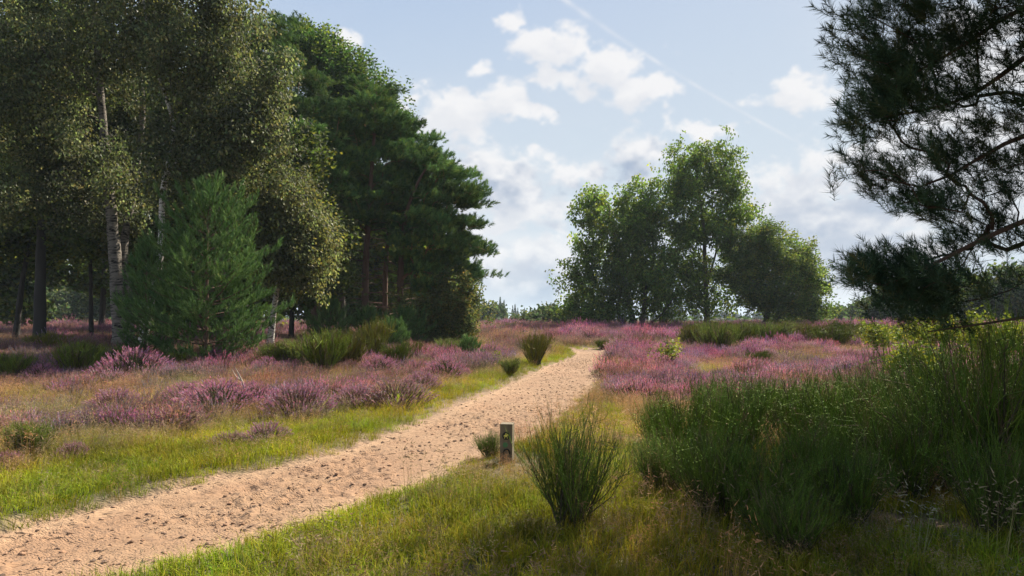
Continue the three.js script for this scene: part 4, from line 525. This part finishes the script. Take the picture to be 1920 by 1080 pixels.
// single heather shrubs that stand out left of the path
{
  const mk = (seed, n, flower, leaf, fl0) => { const r = rng(seed), fl = new MB(true), st = new MB(); for (let k = 0; k < n; k++) { const a = r() * 6.283, q = Math.sqrt(r()), x = Math.cos(a) * q * 0.5, z = Math.sin(a) * q * 0.5, top = (1 - 0.55 * q * q) * (0.82 + r() * 0.25), dir = V(Math.cos(a) * q * 0.8 + gauss(r) * 0.2, 1, Math.sin(a) * q * 0.8 + gauss(r) * 0.2).normalize(), len = Math.min(top, 0.36 + r() * 0.2), base = V(x, top - len, z); sprig(fl, r, base, dir, len, flower, leaf, fl0, 0.022); if (k % 5 === 0) st.tube([V(x * 0.2, -0.05, z * 0.2), V(x * 0.7, base.y * 0.5, z * 0.7), base.clone().addScaledVector(dir, 0.1)], [0.014, 0.01, 0.004], 3); } return [st.geo(), fl.geo()]; };
  const protos = [mk(71, 300, [0.38, 0.17, 0.24], HLEAF, 0.35), mk(72, 280, [0.32, 0.165, 0.22], HBROWN, 0.4), mk(73, 260, [0.28, 0.16, 0.17], HBROWN, 0.55)], roots = [];
  [[0, 250, 712, 62, 1.5, 'purple heather shrub right of the dead branch before the young pine'], [0, 410, 775, 66, 1.7, 'wide magenta heather shrub below the young pine'], [0, 470, 765, 50, 1.4, 'pink heather shrub beside the bleached twig'], [1, 558, 785, 72, 1.3, 'dark rounded heather shrub with purple tips right of the bleached twig'], [2, 320, 808, 52, 1.8, 'brown half-dead heather shrub before the magenta one'], [1, 500, 832, 42, 1.6, 'low purple heather shrub at the edge of the green verge'], [0, 345, 760, 44, 1.4, 'pale pink heather shrub left of the magenta one'], [1, 135, 862, 34, 1.2, 'small lone heather tuft in the grass of the left foreground'], [0, 8, 880, 34, 1.5, 'pink heather tuft cut off by the left edge'], [2, 745, 762, 56, 1.8, 'wide brown heather shrub by the verge left of the path'], [1, 670, 765, 46, 1.6, 'purplish heather shrub left of the wide brown one'], [0, 710, 705, 40, 1.3, 'bright violet heather shrub below the pine trunks'], [0, 835, 712, 48, 1.3, 'violet heather shrub halfway up the left of the path'], [1, 790, 735, 40, 1.4, 'dark heather shrub between the brown and violet ones'], [0, 80, 715, 34, 1.6, 'pink heather shrub between two broom bushes at the far left'], [2, 430, 838, 30, 1.8, 'low rusty heather at the edge of the left verge'], [1, 215, 775, 48, 1.5, 'rusty pink heather shrub in the dry grass on the left'], [0, 500, 700, 32, 1.3, 'bright purple heather tuft right of the young pine foot']]
    .forEach(([k, px, py, hp, wf, label], i) => { const p = onGround(px, py), h = hp * -p.z / F; if (!roots[k]) { const o = thing('heather_shrub', label, 'heather', p, 'heather shrubs left of the path'); part('stems', protos[k][0], bark.twig, o).userData.kind = 'stuff'; part('flowers', protos[k][1], heatherMat, o).userData.kind = 'stuff'; o.scale.set(h * wf, h, h * wf); o.rotation.y = i; roots[k] = o; } else copyOf(roots[k], 'heather_shrub', label, p, i * 1.7, [h * wf, h, h * wf]); });
}

// chartreuse saplings lit from behind, right
const sapSet = { name: 'sapling', category: 'sapling', bark: bark.oak, spray: 'sapling', leaf: leafMat(0.5, 0.85, 0.2), colors: [[0.2, 0.25, 0.025], [0.28, 0.3, 0.03], [0.13, 0.18, 0.025]], per: 3, spread: 0.12, hollow: 0.1, grow: { bf: 0.4, minH: 0.1, seg: 0.2, tip: 0.004 } };
[[1735, 18, [[1740, 618, 46, 18], [1770, 628, 30, 12]], 60, 'yellow-green sapling under the middle of the near pine branches'], [1840, 17, [[1838, 622, 20, 32], [1860, 640, 26, 18], [1815, 640, 16, 12]], 60, 'upright yellow-green sapling with tall leader under the pine branches'], [1905, 17, [[1905, 625, 34, 22], [1880, 640, 26, 14]], 60, 'yellow-green sapling at the right edge of the heather'], [1690, 13.5, [[1705, 664, 16, 10], [1725, 676, 12, 10], [1680, 678, 14, 8]], 26, 'small bright sapling sprig sticking out of the heather'], [1655, 20, [[1650, 628, 36, 12], [1625, 622, 16, 8]], 40, 'low yellowish sapling left of the pine branch shadow'], [1250, 22, [[1250, 655, 20, 5]], 12, 'low pale yellow sapling in the heather right of the path'], [920, 24, [[925, 672, 14, 7]], 12, 'tiny yellow sapling in the heather left of the path']]
  .forEach(([x, D, lobes, n, label], k) => { const p = at(x, 660, D); tree({ ...sapSet, seed: 80 + k, D, label, lobes, n, stems: [{ px: [[x, 540 + F * Math.tan(PITCH) + (EYE - H(p.x, p.z)) * F / D], [x + 2, lobes[0][1]]], r0: 0.015, r1: 0.005 }] }); });

// ---------------------------------------------------------------- far off: bushes, trees, woods
const farSet = { spray: 'oakFar', leaf: leafM.oak, bark: bark.oak, per: 10, spread: 0.7, colors: [[0.05, 0.075, 0.025], [0.07, 0.1, 0.028], [0.1, 0.125, 0.03]], least: 0.02, grow: { bf: 0.4, minH: 0.3, seg: 1, tip: 0.02 } };
[['far_tree', 'tree', 916, 150, [[912, 590, 12, 13], [918, 600, 12, 10]], 'left of two small dark trees far off beyond the path'], ['far_tree', 'tree', 932, 152, [[931, 592, 8, 10], [932, 602, 8, 8]], 'right of two small dark trees far off beyond the path'], ['far_bush', 'bush', 1065, 80, [[1062, 604, 20, 10], [1050, 612, 22, 8], [1080, 610, 16, 8]], 'dark bush left of the several-stemmed heath birch'], ['far_bush', 'bush', 1030, 85, [[1028, 604, 9, 8], [1032, 612, 12, 6]], 'light green bush left of the dark one on the heath'], ['far_tree', 'tree', 1580, 130, [[1578, 597, 26, 12]], 'pale rounded tree far off right of the oak'], ['far_tree', 'tree', 1625, 110, [[1625, 588, 16, 18], [1640, 600, 16, 10]], 'dark tree far off between the oak and the pine branches'], ['far_tree', 'tree', 1690, 85, [[1690, 570, 36, 30], [1650, 590, 20, 16]], 'dark far tree behind the lowest pine branch'], ['far_tree', 'tree', 1800, 75, [[1800, 560, 50, 38], [1760, 580, 30, 22]], 'broad dark tree far behind the near pine branches'], ['far_tree', 'tree', 1880, 70, [[1890, 550, 55, 44], [1850, 575, 36, 30], [1930, 560, 40, 44]], 'largest dark far tree behind the near pine, at the right edge'], ['far_tree', 'tree', 880, 200, [[876, 602, 24, 6]], 'low dark far tree at the end of the wood'], ['far_bush', 'bush', 990, 100, [[985, 612, 26, 6], [1005, 612, 14, 6]], 'low green bush far off beyond the path bend'], ['far_tree', 'tree', 20, 95, [[20, 560, 60, 40], [80, 580, 40, 26]], 'shaded far tree at the left behind the wood'], ['far_tree', 'tree', 140, 100, [[130, 560, 60, 40], [180, 575, 40, 28]], 'dark far tree above the white cars'], ['far_tree', 'tree', 250, 90, [[250, 560, 50, 44], [200, 550, 40, 40]], 'far tree with yellowish side behind the birch trunks'], ['far_tree', 'tree', 350, 95, [[350, 570, 60, 40], [420, 580, 50, 34]], 'shaded far tree hidden behind the young pine']]
  .forEach(([name, category, x, D, lobes, label], k) => { const p = at(x, 600, D); tree({ ...farSet, name, category, seed: 100 + k, D, label, n: D > 120 ? 40 : 120, size: D > 120 ? 1.5 : 0.9, lobes, stems: [{ px: [[x, 540 + F * Math.tan(PITCH) + (EYE - H(p.x, p.z)) * F / D], [x, lobes[0][1]]], r0: D > 100 ? 0.3 : 0.15, r1: 0.06 }] }); });
{
  const r = rng(303), sp = new MB(), cp = new Copies(), cr = new Copies();
  for (let k = 0; k < 160; k++) { const t = Math.sqrt(r()), a = r() * 6.283, R = t * 0.22, y = 1 - t * 0.95, q = V(Math.cos(a) * R, y, Math.sin(a) * R), e = V(Math.cos(a) * (R + 0.06), y - 0.05, Math.sin(a) * (R + 0.06)), s = V(-Math.sin(a), 0, Math.cos(a)).multiplyScalar(0.05); sp.tri(q.clone().sub(s), q.clone().add(s), e); sp.tri(q.clone().add(V(0, 0.07, 0)), q.clone().sub(s), q.clone().add(s)); }
  for (let k = 0; k < 420; k++) { const px = -300 + r() * 2600, D = 330 + r() * 260, p = at(px, 600, D); p.y = H(p.x, p.z) - 0.5; const hill = 9 + 4 * vn(px * 0.01, 3) + 2.5 * r(); const con = px > 935 && px < 1020; if (px > 1020 && px < 1060 && r() < 0.6) continue; cp.add(p, qYaw(r() * 6), V(hill * (con ? 0.9 : 1.5), hill * (con ? 1.25 : 0.8), hill * (con ? 0.9 : 1.5)), tint([0.035, 0.06, 0.03], r)); }
  const o = cp.mesh('distant_wood', sp.geo(), leafM.oak, scene); o.userData.label = 'hazy blue-green wood along the horizon'; o.userData.category = 'wood';
  for (let k = 0; k < 900; k++) { const D = 75 + Math.pow(r(), 1.4) * 240, px = -200 + r() * 2400, p = at(px, 600, D); p.y = H(p.x, p.z) + 0.3; cr.add(p, qYaw(r() * 6), V(1, 0.7, 1).multiplyScalar(1.0 + r() * 1.4 + D / 160), tint([0.075, 0.1, 0.035], r, 0.3)); }
  const o2 = cr.mesh('far_scrub', SPRAY.oakFar, leafM.oak, scene); o2.userData.label = 'low green scrub scattered over the far heath'; o2.userData.category = 'scrub';
}
// two white cars at the far edge of the heath, seen under the trees
{
  const white = new THREE.MeshPhysicalMaterial({ color: new THREE.Color().setRGB(0.75, 0.75, 0.75), roughness: 0.35, clearcoat: 1 }), glass = new THREE.MeshStandardMaterial({ color: 0x0b0d0f, roughness: 0.1 }), rub = new THREE.MeshStandardMaterial({ color: 0x0c0c0c, roughness: 0.9 });
  const sh = new THREE.Shape(); sh.moveTo(-2.1, 0.35); sh.lineTo(2.1, 0.35); sh.quadraticCurveTo(2.2, 0.8, 2, 0.85); sh.lineTo(1.1, 0.98); sh.lineTo(0.45, 1.45); sh.lineTo(-1.3, 1.48); sh.lineTo(-1.95, 1.0); sh.quadraticCurveTo(-2.15, 0.9, -2.1, 0.35);
  const body = new THREE.ExtrudeGeometry(sh, { depth: 1.5, bevelEnabled: true, bevelSize: 0.08, bevelThickness: 0.1, bevelSegments: 2 }).translate(0, 0, -0.75); const ws = new THREE.Shape(); ws.moveTo(-1.2, 1.02); ws.lineTo(0.85, 1.02); ws.lineTo(0.38, 1.38); ws.lineTo(-1.15, 1.38); ws.closePath(); const win = new THREE.ExtrudeGeometry(ws, { depth: 1.74, bevelEnabled: false }).translate(0, 0, -0.87);
  const wh = new THREE.CylinderGeometry(0.32, 0.32, 0.2, 16).rotateX(Math.PI / 2); const p = at(122, 606, 165); const o = thing('parked_car', 'left of two white cars parked at the far edge of the heath', 'car', ground(p.x, p.z), 'white cars far off under the trees'); part('body', body, white, o); part('side_window', win, glass, o); for (const [x, z] of [[-1.3, 0.8], [1.3, 0.8], [-1.3, -0.8], [1.3, -0.8]]) part('wheel', wh, rub, o).position.set(x, 0.32, z); o.rotation.y = 0.3;
  const p2 = at(147, 606, 160); copyOf(o, 'parked_car', 'right of two white cars parked at the far edge of the heath', ground(p2.x, p2.z), 0.1, 1);
}

// ---------------------------------------------------------------- the marker post
{
  const p = onGround(951, 866), D = -p.z, w = 23 * D / F, h = (866 - 794) * D / F, r = rng(8);
  const o = thing('marker_post', 'short grey square wooden post with a round horse emblem beside the path', 'post', p);
  const wood = new THREE.MeshStandardMaterial({ color: new THREE.Color().setRGB(0.2, 0.165, 0.11), roughness: 0.9, map: noiseTex(256, (u, v) => { const g = 0.72 + 0.25 * torus(u, v * 0.06, 40, 3) + 0.12 * torus(u, v, 8, 3, 4); return [g, g * 0.97, g * 0.92]; }), bumpMap: barkBump, bumpScale: 0.004 });
  const sh = new THREE.Shape(), q = w / 2 - 0.005; sh.moveTo(-q, -q); sh.lineTo(q, -q); sh.lineTo(q, q); sh.lineTo(-q, q); sh.closePath();
  const shaft = new THREE.ExtrudeGeometry(sh, { depth: h + 0.25 - 0.01, bevelEnabled: true, bevelSize: 0.005, bevelThickness: 0.005, bevelSegments: 2 }); shaft.rotateX(-Math.PI / 2).translate(0, -0.25, 0); part('shaft', shaft, wood, o);
  const z0 = w / 2, dark = new THREE.MeshStandardMaterial({ color: 0x10140d, roughness: 0.5 }), yel = new THREE.MeshStandardMaterial({ color: new THREE.Color().setRGB(0.6, 0.55, 0.1), roughness: 0.6 }), grn = new THREE.MeshStandardMaterial({ color: new THREE.Color().setRGB(0.05, 0.16, 0.06), roughness: 0.5 });
  const disc = new THREE.CylinderGeometry(0.046, 0.046, 0.005, 28).rotateX(Math.PI / 2); const d1 = part('disc', disc, dark, o); d1.position.set(0, h * 0.69, z0 + 0.002); d1.userData.label = 'dark round plate with a yellow horse and rider';
  const hs = new THREE.Shape(); hs.moveTo(-0.02, -0.03); hs.lineTo(-0.017, -0.006); hs.lineTo(-0.024, 0.002); hs.lineTo(-0.026, -0.012); hs.lineTo(-0.028, 0.004); hs.quadraticCurveTo(-0.02, 0.012, -0.008, 0.009); hs.lineTo(-0.007, 0.022); hs.quadraticCurveTo(-0.007, 0.034, 0.0, 0.034); hs.quadraticCurveTo(0.006, 0.033, 0.004, 0.026); hs.lineTo(0.004, 0.012); hs.lineTo(0.014, 0.018); hs.lineTo(0.018, 0.024); hs.lineTo(0.02, 0.018); hs.lineTo(0.028, 0.008); hs.lineTo(0.024, 0.005); hs.lineTo(0.017, 0.009); hs.lineTo(0.014, -0.004); hs.lineTo(0.017, -0.03); hs.lineTo(0.012, -0.03); hs.lineTo(0.008, -0.01); hs.lineTo(-0.01, -0.01); hs.lineTo(-0.014, -0.03); hs.closePath();
  const em = part('horse_emblem', new THREE.ExtrudeGeometry(hs, { depth: 0.0025, bevelEnabled: false }), yel, d1); em.position.z = 0.0026; part('disc', new THREE.CylinderGeometry(0.03, 0.03, 0.004, 20).rotateX(Math.PI / 2), grn, o).position.set(-0.01, h * 0.46, z0 + 0.0015);
  const arc = part('horseshoe', new THREE.TorusGeometry(0.036, 0.009, 6, 20, Math.PI * 1.25), dark, o); arc.rotation.z = -Math.PI * 0.125; arc.position.set(0.004, h * 0.27, z0 + 0.002); o.rotation.y = -0.16;
}
// ---------------------------------------------------------------- dead wood
function deadBranch(name, label, px, py, hpx, mat, seed, lean, forks, rad) {
  const p = onGround(px, py), h = hpx * -p.z / F, r = rng(seed), o = thing(name, label, 'branch', p), b = new MB(); const pts = [V(0, -0.05, 0), V(-lean * h * 0.25, h * 0.35, 0.03), V(-lean * h * 0.5, h * 0.6, 0), V(-lean * h, h, 0.05)]; b.tube(pts, [rad, rad * 0.8, rad * 0.6, rad * 0.2], 6, undefined, 0.2); part('stem', b.geo(), mat, o);
  for (let k = 0; k < forks; k++) { const f = new MB(), q = pts[1 + k % 2].clone(), a = r() * 6.28; f.tube([q, q.clone().add(V(Math.cos(a) * h * 0.2, h * 0.12, Math.sin(a) * h * 0.2)), q.clone().add(V(Math.cos(a) * h * 0.34, h * (0.2 + r() * 0.15), Math.sin(a) * h * 0.34))], [rad * 0.5, rad * 0.35, rad * 0.12], 5); part('fork', f.geo(), mat, o); }
  return o;
}
deadBranch('dead_branch', 'bleached bare twig sticking up from the heather', 464, 752, 62, bark.dead, 1, 0.35, 4, 0.034);
deadBranch('dead_branch', 'dark dead branch rising from the heather before the birch trunk', 226, 706, 62, bark.birchDark, 2, 0.28, 4, 0.035);
deadBranch('dead_branch', 'short dark stub standing in the heather right of the young pine', 502, 706, 26, bark.birchDark, 3, 0.02, 1, 0.02);
for (const [px, py, L, a, label] of [[850, 643, 1.6, 0.25, 'fallen dark branch lying in the heather at the wood edge'], [790, 640, 1.2, -0.15, 'second fallen branch nearer the pine trunks']]) { const p = onGround(px, py); p.y += 0.3; const o = thing('fallen_branch', label, 'branch', p), b = new MB(); b.tube([V(-L / 2, 0.1, 0), V(-L * 0.1, 0.05, 0.05), V(L * 0.2, 0.12, 0), V(L / 2, -0.25, 0.1)], [0.02, 0.045, 0.05, 0.03], 6, undefined, 0.2); part('stem', b.geo(), bark.pine, o); const f = new MB(); f.tube([V(-L * 0.1, 0.05, 0.05), V(-L * 0.3, 0.28, 0.1), V(-L * 0.42, 0.34, 0)], [0.025, 0.018, 0.006], 5); part('fork', f.geo(), bark.pine, o); o.rotation.y = a; }
// small birds high above the heath
{
  const bm = new THREE.MeshStandardMaterial({ color: 0x151515, roughness: 0.9 }); const bd = new THREE.SphereGeometry(0.05, 10, 8).scale(0.8, 0.8, 2.2), wg = new MB(); wg.quad(V(0, 0.01, -0.06), V(0.18, 0.07, -0.03), V(0.19, 0.07, 0.02), V(0, 0.01, 0.06)); wg.tri(V(0.18, 0.07, -0.03), V(0.36, 0.02, 0.1), V(0.19, 0.07, 0.02)); const wgeo = wg.geo(); let first = null;
  for (const [px, py, D, label] of [[1047, 211, 150, 'tiny bird high above the path, below the white cloud'], [1371, 138, 170, 'tiny bird high up near the vapour trail'], [928, 343, 200, 'tiny bird before the grey-based cloud']]) {
    const q = at(px, py, D); if (first) { copyOf(first, 'bird', label, q, px, 1); continue; } const o = thing('bird', label, 'bird', q, 'birds in the sky'); part('body', bd, bm, o); part('wing', wgeo, bm, o); const w2 = part('wing', wgeo, bm, o); w2.rotation.y = Math.PI; w2.rotation.z = 0; first = o;
  }
}
scene.traverse((o) => { if (o.isMesh) { o.castShadow = true; o.receiveShadow = true; } });
renderer.render(scene, camera);
